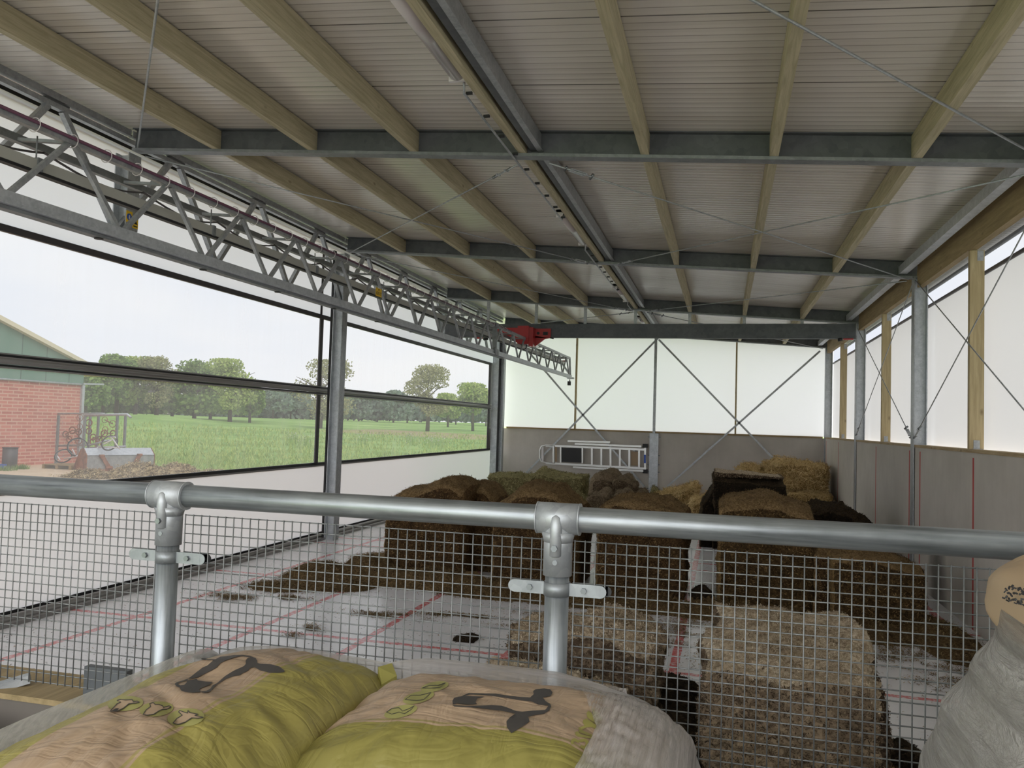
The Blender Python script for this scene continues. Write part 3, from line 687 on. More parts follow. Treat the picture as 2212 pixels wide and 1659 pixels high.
mb = MB(); mb.bar((BX, yE, tz(yE)), (BX, yE+.15, bz(yE)), .05, .05); mb.bar((BX, yE+.0, tz(yE)-.0), (T2X, yE, tz(yE)), .05, .05); mb.bar((T2X, yE, tz(yE)), (BX, yE+.25, bz(yE)), .04, .04)
mb.box((BX-.09, yE+.15, bz(yE)-.07), (BX+.09, yE+.3, bz(yE)-.03)); part(mb, 'end_frame', M['galv_light'], root)
mb = MB(); mb.bar((BX, 14.4, tz(14.4)), (BX, 14.4, bz(14.4)), .08, .05, up=(0,1,0)); mb.box((BX-.06, 14.3, tz(14.4)-.03), (BX+.05, 14.5, tz(14.4)+.05)); mb.box((BX-.06, 14.3, bz(14.4)-.06), (BX+.06, 14.5, bz(14.4)+.05)); part(mb, 'splice_post', M['galv_dark'], root)
mb = MB(); mb.tube([(BX+.032, yA, tz(yA)+.012), (BX+.032, 15.5, tz(15.5)+.012)], .011, 8); part(mb, 'cable', M['purple'], root, 'purple power cable strapped along the upper chord')
for i in range(44): mb = MB(); y = 2.2+i*.3; mb.ring((BX+.006, y, tz(y)+.0), (0, 1, 0), .044, .0035, 14, 5); part(mb, 'cable_tie', M['white_plastic'], root)
mb = MB(); mb.ring((BX, yE+.1, bz(yE)-.12), (1,0,0), .03, .008); mb.box((BX-.04, yE-.02, bz(yE)-.26), (BX+.04, yE+.08, bz(yE)-.15)); part(mb, 'end_switch', M['black'], root)
mb = MB()
for i in range(6):
    y = 4.6 + i*1.15
    mb.lathe([(.03, 0), (.03, .004)], Matrix.Translation((BX-.02, y, bz(y)-.085)), 12)
part(mb, 'slots', M['black'], root)
mb = MB()
for i in range(11):
    y = 3.4+i*pit
    pts = [(T2X+.05+.04*math.sin(t*PI), y+t*pit, tz(y)-.04-.08*math.sin(t*PI)) for t in [j/8 for j in range(9)]]
    mb.tube(pts, .008, 6)
part(mb, 'loop_cable', M['dark'], root)
# grey rail channel under the battens
root = empty('cable_channel', (-4.24, 4, 3.5), 'pale grey channel with black underside running inside the lattice boom', 'channel')
zc_ = lambda y: 3.50 + .008*(y-4)*.9
mb = MB(); mb.bar((-4.22, 1.2, zc_(1.2)), (-4.22, 21.6, zc_(21.6)), .06, .07); part(mb, 'casing', M['channel'], root)
mb = MB(); mb.bar((-4.22, 1.2, zc_(1.2)-.045), (-4.22, 21.6, zc_(21.6)-.045), .05, .018); part(mb, 'underside', M['black'], root)
for i in range(10):
    y = 4.15 + i*1.9*pit
    mb = MB(); mb.box((-4.265, y-.02, zc_(y)-.04), (-4.18, y+.02, zc_(y)+.045)); mb.tube([(-4.22, y, zc_(y)+.04), (-4.22, y, tz(y)-.01)], .005, 6); part(mb, 'clamp', M['galv_dark'], root)
# trolley
root = empty('hoist_trolley', (-3.95, 16.85, 3.6), 'red hoist trolley hanging from the hoist beam around the lattice boom', 'trolley')
mb = MB(); mb.box((-4.26, 16.72, 3.64), (-4.02, 16.98, 4.03)); part(mb, 'gearbox_cover', M['red'], root)
mb = MB(); mb.box((-4.02, 16.76, 3.60), (-3.93, 16.98, 4.0)); mb.box((-4.8, 16.98, 3.86), (-4.26, 17.03, 4.02)); mb.box((-3.93, 16.98, 3.80), (-3.60, 17.03, 4.0))
mb.prism([(-3.93, 16.98, 3.62), (-3.72, 16.98, 3.78), (-3.6, 16.98, 3.80), (-3.93, 16.98, 3.84)], (0, .05, 0)); mb.prism([(-4.26, 16.98, 3.64), (-4.26, 16.98, 3.88), (-4.6, 16.98, 3.88)], (0, .05, 0))
part(mb, 'side_plates', M['red'], root)
mb = MB(); mb.lathe([(.032, 0), (.032, .012)], Matrix.Translation((-3.87, 16.985, 3.90)) @ Matrix.Rotation(PI/2, 4, 'X'), 16); mb.box((-3.76, 16.965, 3.86), (-3.66, 16.98, 3.93)); part(mb, 'openings', M['black'], root)
mb = MB(); mb.ring((-4.13, 16.8, 3.60), (0,1,0), .06, .010, 16); mb.tube([(-3.6, 16.95, 3.80), (-3.52, 16.9, 3.78)], .014, 8); part(mb, 'hose', M['black'], root)
mb = MB(); mb.box((-4.5, 21.6, 3.66), (-4.15, 21.75, 3.69)); tag(mb.build('end_stop', M['red']), 'small red end stop at the far tip of the lattice boom', 'stop')
mb = MB(); mb.box((2.24, 17.0, 3.79), (2.42, 17.06, 3.815)); mb.tube([(2.14, 17.03, 3.785), (2.22, 17.03, 3.80)], .03, 10, 1)
tag(mb.build('beam_buffer', [M['red'], M['black']]), 'small red and black buffer at the right end of the hoist beam', 'buffer')
mb = MB(); mb.box((-5.3, 17.0, 3.78), (-5.12, 17.06, 3.812)); mb.tube([(-5.1, 17.03, 3.77), (-5.0, 17.03, 3.785)], .03, 10, 1)
tag(mb.build('beam_buffer', [M['red'], M['black']]), 'small red and black buffer at the left end of the hoist beam', 'buffer')
def text(s, size, M4, mat, name, parent=None, ext=.001):
    cu = bpy.data.curves.new(name, 'FONT'); cu.body = s; cu.size = size; cu.extrude = ext; cu.align_x = 'CENTER'; cu.align_y = 'CENTER'
    to = bpy.data.objects.new(name, cu); COL.objects.link(to)
    dg = bpy.context.evaluated_depsgraph_get(); me = bpy.data.meshes.new_from_object(to.evaluated_get(dg))
    bpy.data.objects.remove(to); me.transform(M4); me.materials.clear(); me.materials.append(mat)
    o = bpy.data.objects.new(name, me); COL.objects.link(o)
    if parent: o.parent = parent
    return o
root = empty('load_sign', (BX+.03, 9.1, 3.5), 'small yellow load sign reading 0.15 T on the lattice boom', 'sign')
mb = MB(); mb.box((-.0, -.085, -.05), (.004, .085, .05)); mb.build('plate', M['yellow'], root)
RY = Matrix.Rotation(PI/2, 4, 'Z') @ Matrix.Rotation(PI/2, 4, 'X')
text('0.15 T', .055, Matrix.Translation((.0055, 0, -.016)) @ RY, M['ink'], 'lettering', root)
text('P1', .034, Matrix.Translation((.0055, 0, .028)) @ RY, M['ink'], 'lettering', root)

# ------------------------------------------------------------ tube lamps with their cable
for (ya, yb_, lb) in ((3.98, 5.58, 'long tube lamp nearest the viewer at the top of the photo'), (9.5, 11.1, 'second tube lamp from the viewer'), (14.7, 16.3, 'third tube lamp, just before the third rafter'), (19.0, 20.6, 'farthest tube lamp near the back wall')):
    z = zb(-1.92)+.02; root = empty('tube_lamp', (-1.93, (ya+yb_)/2, z), lb, 'lamp', 'tube lamps')
    mb = MB(); n = 14
    ring = [(-.062+.124*0 + .062*(1-math.cos(t)) - 0, .05 - .055*math.sin(t)) for t in [PI*i/n for i in range(n+1)]]
    pts = [(-1.99 + a*1.0, 0, z+b) for a, b in [(x+.062, y) for x, y in ring]]
    vs = [Vector((p[0]-.0, ya+.03, p[2])) for p in pts] + [Vector((p[0], yb_-.03, p[2])) for p in pts]
    mb.add(vs, [(i, i+1, n+1+i+1, n+1+i) for i in range(n)], 0, True); mb.f += [tuple(range(n+1))[::-1], tuple(range(n+1, 2*n+2))]; mb.m += [0]*2; mb.sm += [False]*2
    part(mb, 'cover', M['lamp_diff'], root)
    mb = MB(); mb.box((-1.99, ya, z+.05), (-1.866, yb_, z+.085)); part(mb, 'housing', M['white_plastic'], root)
    for y in (ya-.0, yb_-.03):
        mb = MB(); mb.box((-1.993, y, z-.004), (-1.862, y+.03, z+.086)); part(mb, 'end_cap', M['white_plastic'], root)
root = empty('lamp_cable', (-1.88, 5.6, 4.44), 'grey cable clipped along the lamp timber between the tube lamps', 'cable')
mb = MB()
for a, b in ((5.6, 9.5), (11.1, 14.7), (16.3, 19.0)):
    mb.tube([(-1.89, a, zb(-1.87)+.06)] + [(-1.905, a+.05+(b-a-.1)*i/6, zb(-1.87)-.035) for i in range(7)] + [(-1.89, b, zb(-1.87)+.06)], .010, 8)
part(mb, 'conduit', M['galv'], root)
for a, b in ((5.7, 9.4), (11.2, 14.6)):
    for i in range(9): mb = MB(); y = a+(b-a)*i/8; mb.box((-1.905, y-.010, zb(-1.87)-.026), (-1.857, y+.010, zb(-1.87)-.006)); part(mb, 'clip', M['black'], root)

# ------------------------------------------------------------ railing with wire mesh
YR, ZR, RP = 1.95, 1.752, .0302
root = empty('handrail', (-1.0, YR, .62), 'galvanised pipe handrail with two tee fittings across the foreground', 'railing')
mb = MB(); mb.tube([(-2.72, YR, ZR), (1.7, YR, ZR)], RP, 32); part(mb, 'top_pipe', M['pipe'], root)
for i, xp in enumerate((-2.645, -1.465, -.380)):
    mb = MB(); mb.tube([(xp, YR, .62), (xp, YR, ZR-.02)], .0290, 28); part(mb, 'post', M['pipe_post'], root)
    f = MB(); f.tube([(xp-.052, YR, ZR), (xp+.052, YR, ZR)], .0375, 32); f.tube([(xp-.053, YR, ZR), (xp-.050, YR, ZR)], .0385, 32); f.tube([(xp+.050, YR, ZR), (xp+.053, YR, ZR)], .0385, 32)
    f.tube([(xp, YR, ZR-.135), (xp, YR, ZR-.0)], [.0348, .0348], 28); f.tube([(xp, YR, ZR-.056), (xp, YR, ZR-.032)], [.0348, .041], 28)
    f.tube([(xp, YR-.030, ZR-.088), (xp, YR-.030, ZR-.085), (xp, YR-.032, ZR-.02), (xp, YR-.031, ZR+.004), (xp, YR-.027, ZR+.012)], [.010, .0145, .0145, .012, .005], 16)
    ft = part(f, 'tee_fitting', M['galv'], root)
    mb = MB(); mb.lathe([(.008, 0), (.008, .008)], Matrix.Translation((xp, YR-.043, ZR-.066)) @ Matrix.Rotation(PI/2, 4, 'X'), 6, sm=False); sub(mb, 'bolt', M['bolt'], root, ft)
    mb = MB(); mb.lathe([(.006, 0), (.006, .002)], Matrix.Translation((xp, YR-.0342, ZR-.101)) @ Matrix.Rotation(PI/2, 4, 'X'), 16); sub(mb, 'hole_plug', M['galv_dark'], root, ft)
    c = MB(); zc = ZR-.167
    c.tube([(xp, YR, zc-.016), (xp, YR, zc+.016)], .0320, 28)
    for s in (-1, 1):
        c.box((min(xp+s*.03, xp+s*.105), YR-.006, zc-.015), (max(xp+s*.03, xp+s*.105), YR-.002, zc+.015))
        c.tube([(xp+s*.105, YR-.0057, zc), (xp+s*.105, YR-.0023, zc)], .0148, 16)
    cl = part(c, 'mesh_clamp', M['clamp'], root)
    for s in (-1, 1):
        mb = MB(); mb.lathe([(.0075, 0), (.0075, .007)], Matrix.Translation((xp+s*.066, YR-.006, zc)) @ Matrix.Rotation(PI/2, 4, 'X'), 6, sm=False); sub(mb, 'bolt', M['bolt'], root, cl)
    mb = MB(); mb.box((xp+.1, YR+.0045, zc-.013), (xp+.122, YR+.008, zc+.013)); mb.tube([(xp+.118, YR+.0045, zc), (xp+.118, YR+.008, zc)], .013, 14); sub(mb, 'back_plate', M['black'], root, cl)
def mesh_panel(xa, xb, label, zt=1.700, zbot=1.203, pitch=.0249, r=.0016):
    root = empty('mesh_panel', (xa, YR, zbot), label, 'wire mesh', 'welded wire mesh panels of the railing')
    nx = int(round((xb-xa)/pitch)); nz_ = int(round((zt-zbot)/pitch))
    mb = MB()
    for i in range(nx+1):
        x = xa + (xb-xa)*i/nx; mb.tube([(x+.0004*math.sin(i*7), YR-.0005, zbot-.003), (x+.0006*math.sin(i*3.1), YR-.0005, (zbot+zt)/2), (x, YR-.0005, zt+.003)], r, 6)
    part(mb, 'upright_wires', M['mesh'], root)
    mb = MB()
    for j in range(nz_+1):
        z = zbot + (zt-zbot)*j/nz_; mb.tube([(xa-.004, YR+.0023, z), ((xa+xb)/2, YR+.0023, z+.001*math.sin(j*2.3)), (xb+.004, YR+.0023, z)], r, 6)
    part(mb, 'level_wires', M['mesh'], root)
mesh_panel(-2.60, -1.503, 'wire mesh panel left of the left railing post')
mesh_panel(-1.414, -.420, 'wire mesh panel between the two railing posts')
mesh_panel(-.339, .80, 'wire mesh panel right of the right railing post', zbot=1.178)

# curb beyond the platform
mb = MB(); mb.box((-4.6, 2.5, .0), (-1.6, 2.75, .91)); mb.box((-4.6, 2.49, .91), (-1.6, 2.76, .93), 1); tag(mb.build('concrete_curb', [M['conc_dark'], M['timber_brown']]), 'concrete curb block below the mesh at the lower left', 'curb')
mb = MB(); mb.bar((-2.9, 2.3, .84), (-2.53, 2.6, .955), .045, .03); tag(mb.build('steel_bar', M['galv']), 'slanting galvanised bar on the concrete curb', 'bar')
root = empty('steel_box', (-2.8, 2.3, .5), 'dark open steel box at the lower left edge', 'box')
mb = MB(); mb.box((-3.2, 2.28, .5), (-2.42, 2.31, .87)); part(mb, 'front', M['galv_web'], root)
mb = MB(); mb.box((-2.42, 2.26, .5), (-2.405, 2.33, .89)); part(mb, 'edge_strip', M['galv'], root)
mb = MB(); mb.box((-2.20, 2.5, .93), (-2.02, 2.53, 1.06)); tag(mb.build('steel_bracket', M['galv_web']), 'small dark steel bracket beside the left railing post foot', 'bracket')

# ------------------------------------------------------------ silage blocks, bales and heaps
def pw(pts, x):
    if x <= pts[0][0]: return pts[0][1]
    for (a, b), (c, d) in zip(pts, pts[1:]):
        if x <= c: t = (x-a)/(c-a); t = t*t*(3-2*t); return b+(d-b)*t
    return pts[-1][1]
def chips(mb, spots, n, L, Wd, rnd, lift=.35, mi=0):
    k = len(spots)
    for _ in range(n):
        p, nr = spots[rnd.randrange(k)]
        t = Vector((rnd.uniform(-1,1), rnd.uniform(-1,1), rnd.uniform(-1,1))); t -= nr*t.dot(nr)*(1-lift*rnd.random())
        if t.length < .01: continue
        t.normalize(); s = t.cross(nr)
        if s.length < .01: continue
        s.normalize(); l = L*rnd.uniform(.4, 1.3); w = Wd*rnd.uniform(.6, 1.4)
        c = p + nr*rnd.uniform(-.002, .006) + Vector((rnd.uniform(-1,1), rnd.uniform(-1,1), rnd.uniform(-1,1)))*L*.6*.6
        bend = nr*l*rnd.uniform(0, .25)
        mb.add([c-t*l/2-s*w/2, c-t*l/2+s*w/2, c+bend+s*w/2, c+bend-s*w/2, c+t*l/2+s*w/2, c+t*l/2-s*w/2],
               [(0,1,2,3), (3,2,4,5)], mi)
def block(name, mat, x0, x1, y0, y1, tops, label, cat, seed, rnd_r=.09, amp=.03, freq=5., n=30, nch=3000, L=.03, Wd=.005, rot=0, lean=0., rug=.0, ydrop=.10, group=None, lump=0., z0=0.):
    rnd = random.Random(seed); cx, cy = (x0+x1)/2, (y0+y1)/2; a, b = (x1-x0)/2, (y1-y0)/2
    hm = max(t[1] for t in tops) - z0; c = hm/2; mb = MB(); off = Vector((seed*3.7, seed*1.3, seed*2.1)); spots = []; tops_ = []
    r = min(rnd_r, a*.8, b*.8, c*.8)
    def f(p):
        P = Vector((p[0]*a, p[1]*b, p[2]*c))
        I = Vector((max(-(a-r), min(a-r, P.x)), max(-(b-r), min(b-r, P.y)), max(-c, min(c-r, P.z))))
        d = P-I
        if d.length > 1e-6: P = I + d.normalized()*r
        hz = (P.z+c)/(2*c)
        top = (pw(tops, cx+P.x) - z0)/hm
        top *= 1 - ydrop*abs(p[1])**3
        P.z = -c + (P.z+c)*(1-(1-top)*(.35+.65*hz))
        q = P + off
        dn = noise.fractal(q*freq, 1.0, 2.0, 4)*amp + noise.noise(q*freq*.35)*amp*1.2 + noise.noise(q*freq*7)*amp*rug
        if lump: dn += (abs(noise.noise(q*2.6))-.25)*lump
        dv = Vector((P.x/a, P.y/b, max(0, P.z/c)*1.3)); 
        if dv.length > 0: dv.normalize()
        P = P + dv*dn*(.25+.75*min(1, hz*3))
        P.x += lean*(P.z+c)
        return P
    g = [2*i/n-1 for i in range(n+1)]
    for face in range(5):
        vs = []
        for u in g:
            for v in g:
                p = [(u, v, 1), (u, -1, v), (-u, 1, v), (1, u, v), (-1, -u, v)][face]; vs.append(f(p))
        fs = [(i*(n+1)+j, (i+1)*(n+1)+j, (i+1)*(n+1)+j+1, i*(n+1)+j+1) for i in range(n) for j in range(n)]
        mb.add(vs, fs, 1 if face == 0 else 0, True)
        for q in fs[::1]:
            nr = (vs[q[1]]-vs[q[0]]).cross(vs[q[3]]-vs[q[0]])
            if nr.length > 1e-9 and (face != 2): (spots if face else tops_).append((vs[q[0]], nr.normalized()))
    chips(mb, tops_, int(nch*.4), L, Wd, rnd, .6, 1); chips(mb, spots, int(nch*.6), L, Wd, rnd)
    o = mb.build(name, [mat, TOPLIT.get(mat.name, mat)], loc=(cx, cy, z0+c)); o.rotation_euler.z = rot
    return tag(o, label, cat, group)
Sg = 'silage blocks standing in the middle row'
block('silage_block', M['silage'], -4.24, -3.16, 9.92, 11.1, [(-4.24,.97),(-3.9,1.1),(-3.43,1.25),(-3.16,1.16)], 'tall brown silage block farthest left, with a slanted crest', 'silage block', 1, group=Sg, nch=7000, rug=.25)
block('silage_block', M['silage'], -3.30, -2.88, 10.45, 11.3, [(-3.3,1.2),(-3.1,1.15),(-2.88,.98)], 'narrow silage slab leaning behind the right side of the leftmost block', 'silage block', 2, group=Sg, nch=2500, rug=.25)
block('silage_block', M['silage'], -2.74, -1.66, 9.72, 10.9, [(-2.74,1.0),(-2.34,1.235),(-2.05,1.225),(-1.66,.98)], 'brown silage block behind the right railing post', 'silage block', 3, group=Sg, nch=7000, rug=.25, rnd_r=.13)
block('silage_block', M['silage'], -1.44, -.40, 9.66, 10.9, [(-1.44,1.02),(-1.17,1.14),(-.66,1.11),(-.40,.98)], 'brown silage block just right of the right railing post, in front of the grey lumps', 'silage block', 4, group=Sg, nch=7000, rug=.25, amp=.04)
block('silage_block', M['silage_olive'], -.03, 1.00, 9.56, 11.0, [(-.03,1.17),(.12,1.21),(.5,1.25),(.95,1.13),(1.0,1.05)], 'olive brown silage block with pale rounded top right of the centre', 'silage block', 5, group=Sg, nch=7000, rug=.3)
block('silage_block', M['silage_olive'], 1.13, 2.03, 9.15, 10.35, [(1.13,.70),(1.4,.74),(2.03,.62)], 'low brown silage block against the right concrete wall', 'silage block', 6, group=Sg, nch=5000, rug=.3, rnd_r=.05)
block('silage_block', M['silage'], .98, 1.16, 9.5, 10.4, [(.98,.7),(1.16,.72)], 'thin dark silage slab squeezed beside the low right block', 'silage block', 7, nch=1500)
Sf = 'pale silage blocks closest to the railing'
block('silage_block', M['silage_pale'], -1.24, -.36, 4.74, 5.50, [(-1.24,.76),(-1.0,.80),(-.7,.84),(-.36,.74)], 'pale crumbly silage block behind the lower part of the right railing post', 'silage block', 8, group=Sf, nch=22000, amp=.045, rug=.6, n=60, lump=.10, L=.016, Wd=.0035)
block('silage_block', M['silage_pale'], -1.33, -.47, 4.30, 4.80, [(-1.33,.58),(-.9,.62),(-.47,.52)], 'broken lower step of pale silage in front of the crumbly block', 'silage block', 9, group=Sf, nch=14000, amp=.05, rug=.6, n=50, lump=.10, L=.016, Wd=.0035)
block('silage_block', M['silage_pale'], -.04, .84, 4.25, 5.85, [(-.04,.82),(.15,.85),(.5,.80),(.72,.82),(.84,.70)], 'biggest pale silage block filling the lower right behind the mesh', 'silage block', 10, group=Sf, nch=42000, amp=.045, rug=.6, n=84, lump=.12, L=.016, Wd=.0035, ydrop=.06, rnd_r=.07, rot=-.10)
block('silage_heap', M['silage_dark'], -.44, -.07, 3.7, 6.0, [(-.44,.42),(-.2,.36),(-.07,.28)], 'dark wet silage heap between the two pale blocks', 'silage heap', 11, nch=4000, amp=.05, ydrop=.5)
# back group
block('hay_bale', M['hay'], -5.78, -4.62, 20.0, 21.2, [(-5.78,.64),(-5.2,.68),(-4.62,.62)], 'green hay bale in the far left corner', 'hay bale', 12, group='green hay bales at the back', nch=4000, L=.07, Wd=.009, amp=.06, rnd_r=.08)
block('hay_bale', M['hay'], -4.42, -3.33, 19.9, 21.2, [(-4.42,.78),(-4.0,.70),(-3.33,.72)], 'green hay bale below the ladder, right of the corner bale', 'hay bale', 13, group='green hay bales at the back', nch=4000, L=.07, Wd=.009, amp=.07, rnd_r=.07)
block('hay_tuft', M['hay'], -4.75, -4.30, 20.3, 21.2, [(-4.75,.62),(-4.5,.72),(-4.3,.6)], 'loose green hay wedged between the two hay bales', 'hay', 14, nch=2000, L=.08, Wd=.01, amp=.1, lump=.1)
for i, (x0_, x1_, y0_, y1_, h, lb) in enumerate(((-3.05, -2.25, 19.2, 20.2, .88, 'tallest lump of grey brown pulp under the ladder'), (-2.50, -1.95, 19.3, 20.0, .80, 'upper right lump of grey brown pulp below the ladder'), (-2.1, -1.65, 19.2, 19.9, .52, 'small pulp lump at the right edge of the pulp pile'),
        (-3.0, -2.35, 18.3, 19.2, .46, 'low front left lump of the pulp pile'), (-2.4, -1.9, 18.4, 19.2, .5, 'low front right lump of the pulp pile'))):
    block('pulp_lump', M['wool'], x0_, x1_, y0_, y1_, [(x0_,h*.93),((x0_+x1_)/2,h),(x1_,h*.9)], lb, 'pulp lump', 20+i, rnd_r=.3, amp=.07, lump=.16, nch=1500, L=.05, Wd=.008, group='grey brown pulp lumps', freq=3.5)
block('straw_bale', M['straw'], .98, 2.34, 19.7, 21.2, [(.98,1.20),(1.3,1.27),(2.34,1.21)], 'golden straw bale on top in the back right corner', 'straw bale', 30, rnd_r=.12, amp=.06, nch=5000, L=.12, Wd=.008, group='golden straw bales', z0=.66)
block('straw_bale', M['straw'], 1.3, 2.37, 19.3, 21.0, [(1.3,.6),(1.9,.66),(2.37,.66)], 'golden straw bale underneath, leaning on the right wall', 'straw bale', 31, rnd_r=.12, amp=.06, nch=4000, L=.12, Wd=.008, group='golden straw bales')
block('straw_bale', M['straw'], .30, 1.0, 20.2, 21.3, [(.30,1.02),(.6,1.15),(1.0,1.08)], 'smaller straw bale left of the top bale, behind the dark block', 'straw bale', 32, rnd_r=.15, amp=.08, nch=2500, L=.12, Wd=.008, group='golden straw bales')
block('straw_heap', M['straw'], -1.55, -.55, 19.4, 20.6, [(-1.55,.36),(-1.1,.5),(-.55,.72)], 'loose golden straw heap left of the dark block', 'straw heap', 33, rnd_r=.15, amp=.1, nch=3500, L=.12, Wd=.008, lump=.1)
block('straw_heap', M['straw'], -.62, .05, 17.6, 19.2, [(-.62,.40),(-.3,.55),(.05,.50)], 'loose straw pile directly beside the dark upright block', 'straw heap', 34, rnd_r=.15, amp=.1, nch=2500, L=.12, Wd=.008, lump=.1)
block('silage_block', M['silage_dark'], -.14, .98, 14.0, 15.1, [(-.14,1.23),(.3,1.21),(.98,1.18)], 'tall dark silage block with a pale ragged top edge', 'silage block', 40, rnd_r=.05, amp=.05, nch=4000, rug=.3)
block('silage_slab', M['silage_dark'], -.36, -.14, 14.1, 15.2, [(-.36,.78),(-.14,1.08)], 'thin black slab leaning on the left side of the tall dark block', 'silage slab', 41, rnd_r=.05, amp=.05, nch=1200, lean=.04)
block('silage_crust', M['silage_pale'], -.12, .96, 14.02, 15.0, [(-.12,1.275),(.3,1.25),(.96,1.22)], 'pale crust lying on the tall dark block', 'crust', 42, rnd_r=.03, amp=.03, nch=2500, z0=1.19)
block('silage_slab', M['silage_dark'], 1.12, 2.15, 12.7, 13.7, [(1.12,.86),(1.6,.88),(2.15,.68)], 'dark ragged silage slab against the right wall above the railing', 'silage slab', 43, rnd_r=.05, amp=.07, nch=3000, rug=.5, lump=.08)
block('hay_tuft', M['hay'], -1.75, -1.35, 20.6, 21.3, [(-1.75,.45),(-1.35,.25)], 'dull green hay scrap at the foot of the centre post', 'hay', 44, nch=1200, L=.08, Wd=.01, amp=.08, lump=.08)
block('hay_tuft', M['hay'], -3.32, -2.95, 18.9, 19.6, [(-3.32,.35),(-2.95,.22)], 'green hay crumbs between the right hay bale and the pulp lumps', 'hay', 45, nch=1200, L=.08, Wd=.01, amp=.08, lump=.08)
for i, (x, y, s, lb) in enumerate(((1.08, 5.45, .13, 'round dark silage clump on the floor beside the biggest pale block'), (1.30, 5.2, .10, 'flat dark silage clump beside the tall wrapped stack'), (.93, 5.2, .09, 'small pale crumb at the right foot of the biggest block'),
        (-2.22, 7.18, .10, 'small dark clump of silage alone on the open floor'), (-1.45, 12.6, .12, 'dark clump on the bright floor between the middle row blocks'), (-2.9, 9.5, .16, 'crumbled silage chunk at the foot of the leftmost blocks'), (.93, 17, .1, 'dark crumb near the straw'), (-.2, 9.9, .14, 'dark chunk in the gap left of the olive block'))):
    block('silage_clump', M['silage_dark'] if i in (0, 1, 3, 4, 7) else M['silage'], x-s, x+s, y-s, y+s, [(x-s, s*.7), (x, s*1.1), (x+s, s*.6)] if i != 3 else [(x-s, s*.3), (x, s*.5), (x+s, s*.3)], lb, 'silage clump', 50+i, rnd_r=s*.8, amp=s*.25, n=14, nch=500, L=.02, Wd=.004)

def mound(name, mat, pts, label, cat, seed, h, nch, L=.035, Wd=.005, res=.06, z=0.002, kind='stuff', xlo=None):
    """loose litter: sum of low blobs (x, y, rx, ry, height)"""
    rnd = random.Random(seed); mb = MB()
    if h < .03:                                          # thin scatter: only loose bits, no body
        sp = []
        while len(sp) < nch:
            p = pts[rnd.randrange(len(pts))]; q = Vector((p[0]+rnd.gauss(0, p[2]*.48), p[1]+rnd.gauss(0, p[3]*.48), z+rnd.uniform(0, p[4]*.5)))
            if q.x < 2.46 and noise.noise(Vector((q.x*3.5+seed, q.y*5, 1))) > -.08: sp.append((q, Vector((0,0,1))))
        chips(mb, sp, nch, L, Wd, rnd, .25); return tag(mb.build(name, mat), label, cat, None, kind)

    X0 = min(p[0]-p[2] for p in pts); X1 = max(p[0]+p[2] for p in pts); Y0 = min(p[1]-p[3] for p in pts); Y1 = max(p[1]+p[3] for p in pts)
    nx = int((X1-X0)/res)+1; ny = int((Y1-Y0)/res)+1
    def hh(x, y):
        s = 0
        for (px, py, rx, ry, hz) in pts:
            d = ((x-px)/rx)**2 + ((y-py)/ry)**2
            if d < 1: s = max(s, hz*(1-d)**1.2)
        s += (noise.fractal(Vector((x*6+seed, y*6, seed)), 1, 2, 4))*.35*h*min(1, s/h*2) 
        return s
    H = [[hh(X0+i*res, Y0+j*res) for j in range(ny+1)] for i in range(nx+1)]
    vs = [(X0+i*res, Y0+j*res, H[i][j]+z-.012) for i in range(nx+1) for j in range(ny+1)]
    fs = []; spots = []
    for i in range(nx):
        for j in range(ny):
            q = (H[i][j], H[i+1][j], H[i+1][j+1], H[i][j+1])
            if max(q) > .006 and not (2.40 < X0+(i+1)*res < 3.2):
                fs.append((i*(ny+1)+j, (i+1)*(ny+1)+j, (i+1)*(ny+1)+j+1, i*(ny+1)+j+1)); spots.append((Vector(vs[i*(ny+1)+j])+Vector((0,0,.008)), Vector((0,0,1))))
    mb.add(vs, fs, 0, True)
    chips(mb, spots, nch, L, Wd, rnd, .5)
    # stray bits around
    for _ in range(nch//4):
        if X1 > 0 and rnd.random() < .3: continue
        p = pts[rnd.randrange(len(pts))]; a = rnd.uniform(0, 2*PI); d = rnd.uniform(.75, 1.0)+rnd.random()**2*.8
        q = Vector((min(2.45, p[0]+math.cos(a)*p[2]*d), p[1]+math.sin(a)*p[3]*d, z+.003)); chips(mb, [(q, Vector((0,0,1)))], 1, L, Wd, rnd, .1)
    return tag(mb.build(name, mat), label, cat, None, kind)
mound('loose_silage', M['litter'], [(-4.75, 9.3, .55, .45, .20), (-4.3, 9.6, .5, .5, .26), (-4.45, 8.9, .6, .4, .10), (-4.9, 8.6, .5, .35, .05), (-3.9, 9.35, .7, .35, .16), (-3.3, 9.4, .9, .4, .20), (-2.5, 9.25, .9, .42, .14), (-1.6, 9.2, .9, .4, .16), (-.8, 9.2, .8, .4, .13), (.0, 9.15, .8, .4, .14), (.7, 9.1, .8, .42, .12), (1.4, 8.85, .8, .5, .08), (-4.6, 10.9, .5, .5, .05), (2.1, 8.9, .35, 1.1, .12)],
      'loose chopped silage spilled along the feet of the middle row', 'loose silage', 3, .12, 26000)
mound('loose_silage', M['litter'], [(-3.25, 7.75, .42, .12, .018), (-2.6, 8.0, .5, .1, .016), (-3.72, 6.9, .16, .2, .03), (-1.95, 7.9, .5, .14, .02), (-1.6, 8.4, .5, .2, .03), (-5.1, 7.9, .35, .2, .03), (-4.6, 8.1, .3, .25, .02), (-4.3, 11.6, .5, .16, .03), (-3.95, 12.0, .4, .15, .03)],
      'thin straw scatter on the open floor in front of the middle row', 'straw litter', 4, .02, 9000, L=.032)
